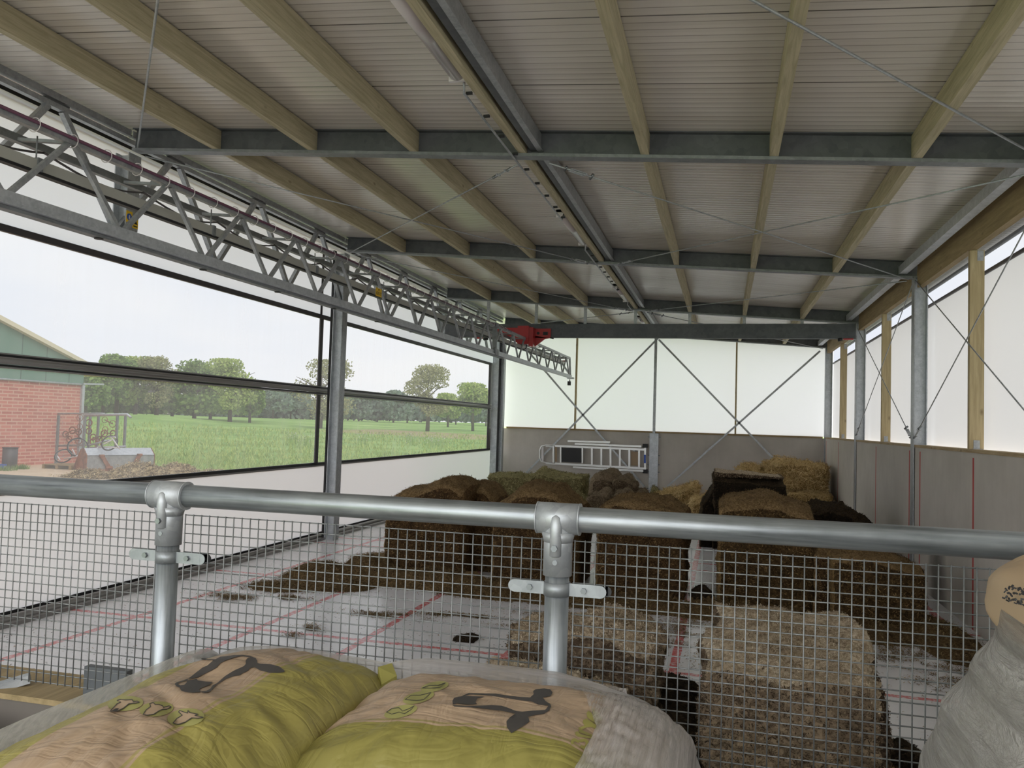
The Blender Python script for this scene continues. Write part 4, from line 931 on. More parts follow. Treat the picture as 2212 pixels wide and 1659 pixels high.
mound('loose_silage', M['litter'], [(1.6, 8.3, .9, .5, .02), (1.1, 8.0, .6, .4, .014), (1.9, 7.5, .5, .6, .012), (-.35, 8.3, .4, .9, .016), (.1, 7.4, .3, .8, .010)],
      'thin straw scatter on the floor by the low right block', 'straw litter', 5, .02, 9000, L=.032)
mb = MB(); rnd = random.Random(5)
fl = [(Vector((rnd.uniform(-6, 2.4), 3.2+14*rnd.random()**1.4, .004)), Vector((0,0,1))) for _ in range(8000)]
chips(mb, fl, 8000, .016, .005, rnd, .1); tag(mb.build('floor_crumbs', M['silage']), 'fine dark silage crumbs scattered all over the white floor', 'crumbs', None, 'stuff')

# ------------------------------------------------------------ ladder hanging on the back wall
root = empty('step_ladder', (-3.4, 22.5, 1.1), 'aluminium folding ladder with platform hanging sideways on the back wall', 'ladder')
yl = 22.5
def P2(px, py, y=yl): v = atY(px, py, y); return Vector((v.x, y, v.z))
L0 = lambda x, y: P2(1040+x/5.027, 860+y/5.027)
mb = MB(); mb.tube([L0(800,520), L0(700,512), L0(650,525), L0(632,570), L0(632,645), L0(650,685), L0(700,700), L0(800,705)], .022, 10); part(mb, 'guard_loop', M['alu'], root)
mb = MB(); mb.bar(L0(700,515), L0(1790,560), .03, .055); part(mb, 'side_rail', M['alu'], root)
mb = MB(); mb.bar(L0(700,705), L0(1790,765), .03, .055); part(mb, 'side_rail', M['alu'], root)
mb = MB(); mb.bar(L0(940,467)+Vector((0,-.05,0)), L0(1400,478)+Vector((0,-.05,0)), .025, .05); part(mb, 'rear_rail', M['alu'], root)
mb = MB(); mb.bar(L0(1020,495)+Vector((0,-.08,0)), L0(1740,525)+Vector((0,-.08,0)), .025, .05); part(mb, 'rear_rail', M['alu'], root)
mb = MB(); mb.bar(L0(1000,748)+Vector((0,-.08,0)), L0(1760,790)+Vector((0,-.08,0)), .025, .05); part(mb, 'rear_rail', M['alu'], root)
for x in (1200, 1302, 1402, 1504, 1606, 1712):
    mb = MB(); mb.bar(L0(x, 530+(x-1200)*.03), L0(x, 735+(x-1200)*.03), .04, .10, up=(0,1,0)); mb = MB(); mb.bar(L0(x, 530+(x-1200)*.03), L0(x, 735+(x-1200)*.03), .05, .04, up=(0,1,0)); part(mb, 'rung', M['alu'], root)
mb = MB(); q = [L0(865,538), L0(1092,545), L0(1092,700), L0(865,690)]; mb.prism([v+Vector((0,-.06,0)) for v in q], (0,.04,0)); part(mb, 'platform', M['ink'], root, 'black ribbed standing platform')
mb = MB()
for a, b in (((865,530),(865,700)), ((1100,540),(1100,705)), ((785,520),(785,700))): mb.bar(L0(*a)+Vector((0,-.05,0)), L0(*b)+Vector((0,-.05,0)), .04, .04, up=(0,1,0))
part(mb, 'platform_frame', M['alu'], root)
mb = MB(); mb.bar(L0(810,530), L0(810,690), .06, .01, up=(0,1,0)); part(mb, 'brown_step', M['kraft'], root)
mb = MB(); mb.bar(L0(1778,530), L0(1778,775), .05, .07, up=(0,1,0)); part(mb, 'foot_bar', M['alu'], root)
mb = MB(); mb.bar(L0(1776,615)+Vector((0,-.05,0)), L0(1776,705)+Vector((0,-.05,0)), .05, .02, up=(0,1,0)); part(mb, 'blue_label', M['blue'], root)
for y in (518, 795):
    mb = MB(); v = L0(1785, y); mb.box((v.x-.08, 22.42, v.z-.05), (v.x+.05, 22.56, v.z+.05)); part(mb, 'rubber_foot', M['black'], root)
mb = MB(); q = [L0(1620,580), L0(1700,583), L0(1700,735), L0(1620,730)]; mb.prism([v+Vector((0,.06,0)) for v in q], (0,.02,0)); part(mb, 'backing_board', M['kraft'], root)
mb = MB(); mb.prism([L0(655,530), L0(676,530), L0(676,690), L0(655,690)], (0,-.03,0)); part(mb, 'end_tread', M['white_plastic'], root)
for x in (1060, 1712):
    v = L0(x, 500)
mb = MB(); v = L0(1000,540); mb.box((v.x-.02, 22.5, v.z-.05), (v.x+.02, 22.6, v.z-.01)); v = L0(1660,560); mb.box((v.x-.02, 22.5, v.z-.05), (v.x+.02, 22.6, v.z-.01)); part(mb, 'wall_hook', M['bolt'], root)

# ------------------------------------------------------------ pallet with paper feed sacks
def pil(x, y, cx, cy, hx, hy, zb_, A, p=3.2, seed=0, wr=1.):
    u, v = (x-cx)/hx, (y-cy)/hy
    if abs(u) >= 1 or abs(v) >= 1: e = max(abs(u), abs(v))-1; return zb_ - e*.6
    z = zb_ + A*math.sqrt(max(0, 1-abs(u)**p))*math.sqrt(max(0, 1-abs(v)**p))
    q = Vector((x*5.5+seed, y*5.5, seed*2.))
    fade = (1-abs(u)**6)*(1-abs(v)**6)
    w = noise.noise(q)*.010 + (.5-abs(noise.noise(Vector((x*9+y*5+seed, y*7-x*3, seed)))))*.010
    # diagonal paper creases
    d = (x*.55+y*.83); cr = abs(math.sin(d*24+noise.noise(q*.7)*3.)); w += (cr**6)*-.004*noise.noise(q*.4+Vector((3,1,0)))*3
    edge = max(abs(u), abs(v)); pk = math.sin((math.atan2(v, u))*24+noise.noise(q)*5)*.008*edge**4 + (.5-abs(noise.noise(Vector((x*20+seed, y*6, 2)))*2))*.006*edge**3
    return z + (w*wr + pk)*fade
S1 = dict(cx=-.99, cy=1.425, hx=.272, hy=.452, zb_=1.300, A=.150, seed=1.3, p=3.8)
S2 = dict(p=3.6, cx=-.435, cy=1.575, hx=.335, hy=.275, zb_=1.290, A=.140, seed=5.1)
def h1(x, y): return pil(x, y, **S1) - .030*max(0, (-.98-x)/.2)**1.5
def h2(x, y): return pil(x, y, **S2)
def sack_mesh(name, S, hf, mat, nx, ny):
    mb = MB(); vs = []; K = nx+1
    for i in range(nx+1):
        for j in range(ny+1):
            u = math.sin((2*i/nx-1)*PI/2); v = math.sin((2*j/ny-1)*PI/2)
            u = .5*u + .5*(2*i/nx-1); v = .5*v+.5*(2*j/ny-1)
            x = S['cx']+u*S['hx']*.9999; y = S['cy']+v*S['hy']*.9999; vs.append(Vector((x, y, hf(x, y))))
    n0 = len(vs)
    lo = [Vector((v.x, v.y, 2*(S['zb_']) - v.z if v.z > S['zb_'] else v.z)) for v in vs]
    for v in lo: v.z = S['zb_'] - (S['zb_']-v.z)*.35
    fs = []
    for i in range(nx):
        for j in range(ny):
            a, b, c, d = i*(ny+1)+j, (i+1)*(ny+1)+j, (i+1)*(ny+1)+j+1, i*(ny+1)+j+1
            fs.append((a, b, c, d)); fs.append((n0+d, n0+c, n0+b, n0+a))
    mb.add(vs+lo, fs, 0, True)
    edge = [i*(ny+1) for i in range(nx+1)] + [nx*(ny+1)+j for j in range(1, ny+1)] + [i*(ny+1)+ny for i in range(nx-1, -1, -1)] + [j for j in range(ny-1, 0, -1)]
    mb.f += [(edge[k], n0+edge[k], n0+edge[(k+1) % len(edge)], edge[(k+1) % len(edge)]) for k in range(len(edge))]; mb.m += [0]*len(edge); mb.sm += [True]*len(edge)
    return mb.build(name, mat)
def hit(px, py, hf):
    d = ray(px, py); t0, t1 = .6, 3.2; prev = None; t = t0
    while t < t1:
        p = CAMP + d*t
        if p.z < hf(p.x, p.y): break
        prev = t; t += .02
    a, b = prev, t
    for _ in range(18):
        mid = (a+b)/2; p = CAMP+d*mid
        if p.z < hf(p.x, p.y): b = mid
        else: a = mid
    return CAMP + d*a
def decal(name, mat, polys, hf, parent, grid=9., lift=.0016, label=None):
    """print on the paper: polygons traced on the sack surface, draped over it"""
    mb = MB()
    for poly in polys:
        n = len(poly); pts = [Vector(p) for p in poly]
        # densify outline
        out = []
        for i in range(n):
            a, b = pts[i], pts[(i+1) % n]; k = max(1, int((b-a).length/grid))
            out += [a + (b-a)*j/k for j in range(k)]
        ne = len(out); edges = [(i, (i+1) % ne) for i in range(ne)]
        xs = [p.x for p in out]; ys = [p.y for p in out]; inner = []
        y = min(ys)+grid/2
        while y < max(ys):
            x = min(xs)+grid/2
            while x < max(xs):
                c = False
                for i in range(ne):
                    a, b = out[i], out[(i+1) % ne]
                    if (a.y > y) != (b.y > y) and x < (b.x-a.x)*(y-a.y)/(b.y-a.y)+a.x: c = not c
                if c: inner.append(Vector((x, y)))
                x += grid
            y += grid
        vs, ed, fs, *_r = delaunay_2d_cdt([Vector((p.x, p.y)) for p in out+inner], edges, [], 1, 1e-4)
        w = []
        for v in vs:
            h = hit(v.x, v.y, hf); h = Vector(h); h.z = max(h.z, hf(h.x, h.y)) + lift; h.y -= .0006; w.append(h)
        mb.add(w, [tuple(reversed(f)) for f in fs], 0, True)
    o = mb.build(name, mat, parent)
    if label: o['label'] = label
    return o
z3 = lambda L: [(360+x/4.424, 1360+y/4.424) for x, y in L]
z4 = lambda L: [(900+x/3.814, 1400+y/3.814) for x, y in L]
z2 = lambda L: [(x/5.53, 1360+y/5.53) for x, y in L]
zB = lambda L: [(700+x/2.596, 1020+y/2.596) for x, y in L]
def oval(cx, cy, rx, ry, rot=0, n=28): return [(cx+math.cos(t)*rx*math.cos(rot)-math.sin(t)*ry*math.sin(rot), cy+math.cos(t)*rx*math.sin(rot)+math.sin(t)*ry*math.cos(rot)) for t in [2*PI*i/n for i in range(n)]]
def ribbon(L, w):
    out = []
    for a, b in zip(L, L[1:]):
        a, b = Vector(a), Vector(b); d = (b-a)
        if d.length < .1: continue
        d.normalize(); s = Vector((-d.y, d.x))*w/2; e = d*w*.3
        out.append([tuple(a-e-s), tuple(b+e-s), tuple(b+e+s), tuple(a-e+s)])
    return out
sack1 = sack_mesh('feed_sack', S1, h1, M['sack1'], 110, 150)
tag(sack1, 'kraft paper feed sack at the lower left, cow head print and olive side edge', 'feed sack', 'paper feed sacks')
sack2 = sack_mesh('feed_sack', S2, h2, M['sack2'], 140, 110)
tag(sack2, 'kraft paper feed sack lying crosswise at the bottom centre, cow head print sideways', 'feed sack', 'paper feed sacks')
cowA = [(240,262),(310,238),(420,230),(480,238),(515,265),(560,262),(640,250),(720,247),(800,258),(828,270),(820,276),(720,257),(650,272),(570,298),(515,325),(475,370),(420,400),(340,440),(300,462),(215,480),(210,475),(290,410),(350,365),(390,350),(440,306),(445,298),(390,294),(300,290)]
cowB = [(78,525),(100,508),(215,474),(200,490),(125,510),(108,525),(130,540),(170,535),(195,510),(190,495),(290,478),(300,492),(380,503),(440,505),(430,520),(410,535),(370,550),(330,565),(310,580),(330,598),(300,605),(250,610),(180,603),(140,590),(125,560),(95,550)]
cowC = [(335,606),(332,595),(380,593),(420,570),(440,540),(480,520),(560,450),(640,400),(740,355),(757,335),(757,300),(775,278),(820,268),(850,278),(866,300),(866,325),(900,332),(1000,338),(1080,360),(1125,395),(1128,412),(1060,420),(980,418),(890,395),(860,375),(840,366),(800,370),(780,395),(755,410),(720,425),(705,440),(640,450),(560,480),(480,532),(450,565),(420,598),(370,612)]
decal('cow_print', M['ink_bag'], [z3(cowA), z3(cowB), z3(cowC)], h1, sack1, label='dark grey cow head print')
for q_ in (z2(oval(1500,890,215,88,-.1)), z2(oval(1870,955,205,88,-.1)), z3(oval(185,845,178,86,-.1))): decal('oval_print', M['oval_print'], [q_], h1, sack1, lift=.0012, label='olive oval')
hd1 = [(1320,985),(1400,900),(1440,880),(1400,860),(1430,848),(1490,855),(1580,850),(1595,880),(1640,868),(1662,882),(1620,892),(1540,900),(1480,950),(1400,990),(1330,990)]
hd2 = [(1710,1030),(1750,970),(1800,935),(1790,900),(1830,885),(1855,910),(1900,908),(1945,925),(1955,945),(2020,925),(2045,938),(2000,965),(1950,965),(1900,985),(1840,1025),(1760,1038)]
hd3 = [(62,905),(100,860),(150,830),(115,800),(125,785),(165,800),(200,810),(205,785),(220,805),(300,820),(270,832),(350,850),(300,860),(240,855),(180,895),(110,918)]
for q_ in (z2(hd1), z2(hd2), z3(hd3)):
    decal('head_fill', M['kraft_print'], [q_], h1, sack1, lift=.0019)
    decal('head_outline', M['ink_bag'], ribbon(q_+q_[:1], 1.7), h1, sack1, lift=.0025, label='thin black outline of an animal head')
decal('nose_print', M['ink_bag'], [z2([(1335,985),(1385,955),(1425,955),(1400,985)])], h1, sack1, lift=.0026)
c2A = [(375,400),(430,375),(520,378),(650,380),(760,398),(860,408),(935,412),(965,385),(960,360),(980,345),(1050,337),(1100,345),(1120,370),(1105,400),(1040,412),(1060,440),(1100,465),(1110,485),(1090,520),(1050,545),(980,555),(920,570),(930,610),(890,640),(780,708),(745,660),(740,610),(770,575),(815,545),(740,530),(690,520),(600,510),(500,495),(400,490),(310,487),(295,475),(320,476),(400,482),(500,480),(620,475),(700,480),(760,500),(820,525),(870,530),(960,520),(1060,515),(1080,490),(1085,478),(1000,470),(950,445),(820,430),(700,410),(560,392),(440,385),(390,402)]
c2B = [(295,440),(310,415),(350,405),(400,400),(560,405),(500,420),(485,450),(500,468),(420,470),(330,460),(305,470),(297,460)]
decal('cow_print', M['ink_bag'], [z4(c2A), z4(c2B)], h2, sack2, label='dark grey cow head print')
for q_, r_2 in ((zB(oval(430,1345,95,33,-.25)), zB([(350,1350),(380,1330),(420,1325),(440,1345),(480,1330),(505,1315),(490,1335),(450,1360),(420,1350),(380,1362),(350,1350)])),
                (zB(oval(530,1265,90,32,-.25)), zB([(455,1280),(490,1255),(540,1255),(600,1240),(560,1280),(520,1285),(455,1280)])), (zB(oval(620,1205,80,27,-.2)), zB([(550,1215),(590,1200),(640,1200),(680,1185),(650,1210),(600,1215),(550,1215)]))):
    decal('oval_print', M['oval_print'], [q_], h2, sack2, lift=.0012); decal('head_outline', M['ink_bag'], ribbon(r_2, 1.2), h2, sack2, lift=.002)
lt = [[(1270,780),(1280,755),(1305,748),(1340,770),(1335,790),(1315,778),(1295,775),(1290,800),(1275,800)], [(1330,770),(1345,758),(1395,752),(1418,775),(1412,820),(1385,838),(1350,825),(1352,805),(1385,812),(1396,790),(1385,775),(1350,782)],
      [(1305,700),(1325,690),(1350,715),(1455,740),(1445,752),(1330,735),(1310,722)], [(1335,660),(1400,640),(1410,655),(1360,680),(1452,722),(1448,736),(1340,700)],
      [(1370,600),(1400,585),(1490,645),(1480,680),(1440,655),(1395,660),(1372,625)], [(1400,540),(1415,522),(1445,545),(1510,625),(1500,640),(1440,605),(1405,575)],
      [(1440,500),(1470,520),(1532,590),(1520,610),(1460,560)]]
for g_ in ((0,1), (2,3), (4,5,6)): decal('olive_letter', M['olive_print'], [z4(lt[k_]) for k_ in g_], h2, sack2, label='olive printed letter')
# folded corner of the first sack
mb = MB(); mb.prism([(-.752,1.84,1.40), (-.722,1.80,1.385), (-.742,1.76,1.375), (-.77,1.80,1.40)], (0,.0,-.05)); mb.build('folded_corner', M['olive_print'], sack1)
# the layers below (mostly hidden by the film) and the pallet
def lower(S, hf, mat, z, lb, dx=0, dy=0):
    o = sack_mesh('feed_sack', S, hf, mat, 24, 24); o.location = (dx, dy, z); return tag(o, lb, 'feed sack', 'hidden lower feed sacks')
for k in range(4):
    z = -.118*(k+1)
    Sa = dict(S1); Sa['hy'] = .44; Sb = dict(S2); Sb['hy'] = .40; Sb['cy'] = 1.44
    lower(Sa, lambda x, y: pil(x, y, **Sa), M['sack1'], z, 'feed sack of a lower layer under the left top sack')
    lower(Sb, lambda x, y: pil(x, y, **Sb), M['sack2'], z, 'feed sack of a lower layer under the crosswise top sack')
def pallet(x0, x1, y0, y1, z0, lb, cat='pallet', mat=None):
    root = empty('pallet', ((x0+x1)/2, (y0+y1)/2, z0), lb, cat)
    n = 7; w = (y1-y0)/(n*1.25)
    for i in range(n):
        y = y0+(y1-y0-w)*i/(n-1); mb = MB(); mb.box((x0, y, z0+.12), (x1, y+w, z0+.142)); part(mb, 'deck_board', M['timber_sill_x'], root)
    for i in range(3):
        x = x0+(x1-x0-.1)*i/2; mb = MB(); mb.box((x, y0, z0+.0), (x+.1, y1, z0+.12)); part(mb, 'runner', M['timber_sill_x'], root)
    return root
pallet(-1.25, -.08, 1.02, 1.84, .621, 'wooden pallet under the wrapped feed sacks')
# stretch film around the pile: rim along left and back, thick wrap on the right end
ENV = dict(cx=-.665, cy=1.42, hx=.622, hy=.458, zb_=1.26, A=.200, p=7.)
def env(x, y, wob=1):
    u, v = (x-ENV['cx'])/ENV['hx'], (y-ENV['cy'])/ENV['hy']
    u = max(-1, min(1, u)); v = max(-1, min(1, v)); p = ENV['p']
    z = ENV['zb_'] + ENV['A']*math.sqrt(max(0, 1-abs(u)**p))*math.sqrt(max(0, 1-abs(v)**p))
    z -= .02*max(0, (x+.55)/.5)**2 if x > -.55 else 0
    return z + noise.noise(Vector((x*22, y*5, 1)))*.002
mb = MB()
def strip(fn, nu, nv, keep=lambda i, j: True):
    vs = [fn(i/nu, j/nv) for i in range(nu+1) for j in range(nv+1)]
    mb.add(vs, [(i*(nv+1)+j, (i+1)*(nv+1)+j, (i+1)*(nv+1)+j+1, i*(nv+1)+j+1) for i in range(nu) for j in range(nv) if keep(i/nu, j/nv)], 0, True)
def ft(s, t, side):
    """profile across the rim: t 0..1 from top inner edge over the shoulder down the side"""
    if side == 'back': a, b = (s, None)
    if t < .5:
        k = t/.5; return k, 0
    return 1, (t-.5)/.5
def backf(s, t):
    x = ENV['cx']-ENV['hx']*.97 + s*ENV['hx']*1.94; k, dn = ft(s, t, 'b')
    wdt = .045 + .010*math.sin(s*9) + .04*max(0, min(1, (s-.42)/.1))*max(0, min(1, (.86-s)/.1))
    y = ENV['cy']+ENV['hy']*(1.0) - wdt*(1-k); z = env(x, min(y, ENV['cy']+ENV['hy']*.9999)) + .004
    y = min(y, ENV['cy']+ENV['hy'])
    z = max(z, h1(x, y)+.006 if y < 1.876 else 0, h2(x, y)+.006 if y < 1.849 else 0)
    if dn: y = ENV['cy']+ENV['hy']+.004; z = env(x, y-.01)-dn*.6+.0
    return Vector((x, y, z))
def leftf(s, t):
    y = ENV['cy']-ENV['hy']*.97 + s*ENV['hy']*1.94; k, dn = ft(s, t, 'l')
    x = ENV['cx']-ENV['hx'] + .075*(1-k); z = env(max(x, ENV['cx']-ENV['hx']*.9999), y)+.004; z = max(z, h1(x, min(y, 1.87))+.006) if x > -1.262 else max(z, 1.335 - (-1.262-x)*1.2)
    if dn: x = ENV['cx']-ENV['hx']-.004; z = env(x+.01, y)-dn*.6
    return Vector((x, y, z))
strip(backf, 80, 24); strip(leftf, 60, 24)
film_root = empty('stretch_film', (-.66, 1.42, .62), 'clear stretch film wrapped around the edges of the feed sack pile', 'film')
part(mb, 'rim_film', M['wrap_thin'], film_root)
mb = MB()
def rightf(s, t):
    # thick gathered film over the right end: covers from x=-.24 to the end then down
    y = ENV['cy']-ENV['hy']*1.0 + s*ENV['hy']*2.0
    xs = -.205 - .13*max(0, s-.62)/.38*1.0 - .03*(1-s)
    if t < .55:
        k = t/.55; x = xs + (ENV['cx']+ENV['hx']-xs)*math.sin(k*PI/2); 
        u = (x-xs)/(ENV['cx']+ENV['hx']-xs+1e-6)
        z = h2(min(x, -.14), min(y, 1.8)) if x < -.2 else 0
        e = env(x*.9999-.0001, min(y, ENV['cy']+ENV['hy']*.995)); e2 = 1.27+.150*math.sqrt(max(0, 1-u**3.))*math.sqrt(max(0, 1-abs((y-ENV['cy'])/ENV['hy'])**7))
        z = max(e2, z+.004) + .004
        z += (.0022*math.sin(x*230+noise.noise(Vector((x*9, y*4, 0)))*5) + .003*math.sin(x*90+y*7))*u
    else:
        k = (t-.55)/.45; x = ENV['cx']+ENV['hx']+.012*math.sin(k*6)+.01*k; z = 1.274 - k*.6
        x += .006*math.sin(k*34+y*6)
    z += noise.noise(Vector((x*30, y*30, 4)))*.004
    return Vector((x, y, z))
strip(rightf, 90, 60)
part(mb, 'end_wrap', M['wrap'], film_root, 'thick whitish film bunched over the right end')

# tall wrapped stack at the right edge
root = empty('wrapped_sack_stack', (.9, 1.2, .62), 'tall stack of sacks tightly wrapped in clear film at the right edge', 'wrapped stack')
mb = MB(); nz_, na = 70, 96
prof = [(.0, .25), (.35, .262), (.62, .27), (.80, .285), (.93, .30), (1.02, .32), (1.08, .355), (1.12, .392), (1.16, .405)]
def xl(zz):
    return pw([(0.,.270),(.70,.272),(.86,.285),(.96,.310),(1.03,.345),(1.09,.372),(1.20,.385)], zz)
def ring_pt(a, zz, infl=0.):
    x_l = xl(zz)-infl; cx, cy = .95, 1.18; hx = cx-x_l; hy = .36 - (x_l-.27)*1.1 + infl
    c, s = math.cos(a), math.sin(a); e = .42
    px = cx + hx*math.copysign(abs(c)**e, c); py = cy + hy*math.copysign(abs(s)**e, s)
    return px, py
vs = []
for i in range(nz_+1):
    zz = 1.13*i/nz_
    for k in range(na):
        a = 2*PI*k/na; px, py = ring_pt(a, zz)
        w = noise.noise(Vector((px*12, py*12, zz*9+px*20)))*.006 + math.sin(zz*60+a*9)*.0025
        tilt = (px-.3)*.10
        vs.append(Vector((px + (px-.95)*w, py+(py-1.18)*w, .62+zz - (0 if i < nz_*.6 else max(0, tilt)*0.9*(i/nz_-.6)/.4))))
fs = [(i*na+k, i*na+(k+1) % na, (i+1)*na+(k+1) % na, (i+1)*na+k) for i in range(nz_) for k in range(na)]
mb.add(vs, fs, 0, True)
part(mb, 'stretch_film', M['wrap_big'], root)
mb = MB(); vs = []
for i in range(21):
    zz = 1.11*i/20
    for k in range(48):
        px, py = ring_pt(2*PI*k/48, zz, -.012); vs.append(Vector((px, py, .625+zz-.015)))
mb.add(vs, [(i*48+k, i*48+(k+1) % 48, (i+1)*48+(k+1) % 48, (i+1)*48+k) for i in range(20) for k in range(48)] + [tuple(20*48+k for k in range(48))], 0, True)
part(mb, 'sacks_inside', M['inner_bag'], root, 'pale sacks dimly visible through the film')
# top sack
S3 = dict(cx=.83, cy=1.20, hx=.455, hy=.30, zb_=1.72, A=.115, seed=9., p=3.0)
def h3(x, y): return pil(x, y, **S3)
S3m = dict(S3)
mb = MB(); vs = []; nn = 60
for i in range(nn+1):
    ph = -PI/2 + PI*i/nn
    for k in range(90):
        a = 2*PI*k/90; c, s = math.cos(a), math.sin(a)
        rr = math.copysign(abs(math.cos(ph))**.5, math.cos(ph))
        x = .835 + .462*math.copysign(abs(c)**.5, c)*rr; y = 1.2+.31*math.copysign(abs(s)**.5, s)*rr
        z = 1.745 + .085*math.copysign(abs(math.sin(ph))**.62, math.sin(ph))
        q = Vector((x*7, y*7, z*7)); w = noise.noise(q)*.012 + (abs(noise.noise(q*2.3))-.2)*.014
        vs.append(Vector((x+(x-.835)*w*1.5, y+(y-1.2)*w*1.5, z+w)))
mb.add(vs, [(i*90+k, i*90+(k+1) % 90, (i+1)*90+(k+1) % 90, (i+1)*90+k) for i in range(nn) for k in range(90)], 0, True)
top = mb.build('feed_sack', M['kraft']); tag(top, 'plain kraft paper sack with small black print on top of the tall wrapped stack', 'feed sack')
mb = MB(); rnd = random.Random(3)
def hitm(px, py):
    d = ray(px, py); return None
for row, (y0_, n_) in enumerate(((1270, 9), (1281, 8), (1292, 10), (1303, 4))):
    for i in range(n_):
        px = 2172 + i*6.5 - row*3 + (4 if row == 3 else 0) + (24 if row == 3 else 0)
        if px > 2211: break
        for q in range(2):
            v = ray(px+rnd.uniform(-1,1), y0_+i*.8+rnd.uniform(-3,3)); p = CAMP + v*((1.0)/v.y)
            # march to the rounded sack skin
            t = .75
            while t < 2:
                w = CAMP+v*t; e = (abs((w.x-.835)/.47)**4 + abs((w.y-1.2)/.318)**4)
                if e < 1 and abs((w.z-1.745)/.09)**3.2 + e < 1.0: break
                t += .004
            w = CAMP+v*(t-.010); s_ = rnd.uniform(.0018, .0032)
            mb.bar(w, w + Vector((rnd.uniform(.001,.004), rnd.uniform(-.001,.001), rnd.uniform(-.004,.004))), s_*.7, s_*.7)
mb.build('black_print', M['ink'], top)
pallet(.36, 1.5, .86, 1.5, .621-.0, 'wooden pallet under the tall wrapped stack')

# ------------------------------------------------------------ outside, seen through the clear window
def gh(x, y):
    d = math.hypot(x, y); t = max(0, min(1, (d-45)/110)); t = t*t*(3-2*t)
    az = math.atan2(-x, y); k = max(0, min(1, (az-.25)/.6))
    bump_ = 1.0*math.exp(-((math.degrees(az)-38.5)/3.6)**2 - ((d-112)/16)**2)
    return -.02 + t*(.70+.75*k) + bump_*.75 + (noise.noise(Vector((x*.25, y*.25, 0)))*.06 if d > 28 else 0)
mb = MB(); vs = []; na, nr = 90, 90; rs = [7*(600/7)**(j/nr) for j in range(nr+1)]
for i in range(na+1):
    a = math.radians(2 + 90*i/na)
    for r in rs: x, y = -math.sin(a)*r, math.cos(a)*r; x = min(x, -6.45) if y < 23.2 else x; vs.append(Vector((x, y, gh(x, y)-.03)))
mb.add(vs, [(i*(nr+1)+j, i*(nr+1)+j+1, (i+1)*(nr+1)+j+1, (i+1)*(nr+1)+j) for i in range(na) for j in range(nr)], 0, True)
o = mb.build('meadow', M['grass']); tag(o, 'green meadow beyond the clear window', 'meadow'); o['kind'] = 'structure'
mb = MB(); mb.prism([(-40,-5,-.06), (-6.45,-5,-.06), (-6.45,16.5,-.06), (-9.5,18.2,-.06), (-13,20.2,-.06), (-16,22.2,-.06), (-19.2,24.6,-.06), (-26,26.4,-.06), (-40,27,-.06)], (0,0,.055))
o = mb.build('paving', M['pave']); tag(o, 'sandy brick paving of the farmyard outside', 'paving'); o['kind'] = 'structure'
# big ground behind everything else; grey part unseen, added for neutral bounce light
mb = MB(); mb.box((-6.5,-60,-.3), (60,60,-.13)); o = mb.build('bounce_ground', M['bounce_ground']); tag(o, 'unseen grey ground added around the barn for neutral bounce light', 'bounce_ground'); o['kind'] = 'structure'
mb = MB(); mb.add([(-700,-300,-.35),(700,-300,-.35),(700,900,-.35),(-700,900,-.35)], [(0,1,2,3)]); o = mb.build('ground_far', M['grass']); tag(o, 'flat meadow ground around the barn', 'ground'); o['kind'] = 'structure'

# brick barn
XBn = -23.0
yc = atX(166, 1000, XBn).y
zt = atX(165, 830, XBn).z; zg = atX(130, 765, XBn); zg0 = atX(0, 697, XBn)
sl = (zg0.z-zg.z)/(zg0.y-zg.y); yr = yc-7.
root = empty('brick_barn', (XBn, yc-4, 0), 'red brick barn with green clad gable outside at the far left', 'barn')
mb = MB(); mb.box((XBn-9, yc-14, -.05), (XBn, yc, zt)); part(mb, 'brick_wall', M['brick'], root)
zr_ = zg.z + sl*(yr-zg.y); ze = zg.z + sl*(yc-zg.y)
mb = MB(); mb.prism([(XBn+.05, yc+.05, zt), (XBn+.05, yc+.05, ze), (XBn+.05, yr, zr_), (XBn+.05, yc-14.05, ze), (XBn+.05, yc-14.05, zt)], (-.12, 0, 0)); part(mb, 'gable_cladding', M['clad'], root)
mb = MB(); q = lambda y: zg.z + sl*(y-zg.y)
ov = yc+1.1
mb.prism([(XBn+.25, ov, q(ov)), (XBn+.25, yr, zr_), (XBn+.25, yr, zr_+.16), (XBn+.25, ov, q(ov)+.14)], (-9.4, 0, 0)); mb.prism([(XBn+.25, yc-15, q(yc)-.3), (XBn+.25, yr, zr_), (XBn+.25, yr, zr_+.16), (XBn+.25, yc-15, q(yc)-.14)], (-9.4, 0, 0))
part(mb, 'roof', M['roof_edge'], root)
mb = MB(); mb.box((XBn-.02, yc-.02, 0), (XBn+.09, yc+.10, zt)); part(mb, 'downpipe', M['galv_light'], root)
mb = MB(); mb.tube([(XBn+.06, yc-14, zt), (XBn+.06, yc+.1, zt)], .035, 8); mb.bar((XBn+.1, yc, zt+.03), (XBn+.1, ov-.1, zt+.06), .06, .06); part(mb, 'gutter_trim', M['galv_light'], root)

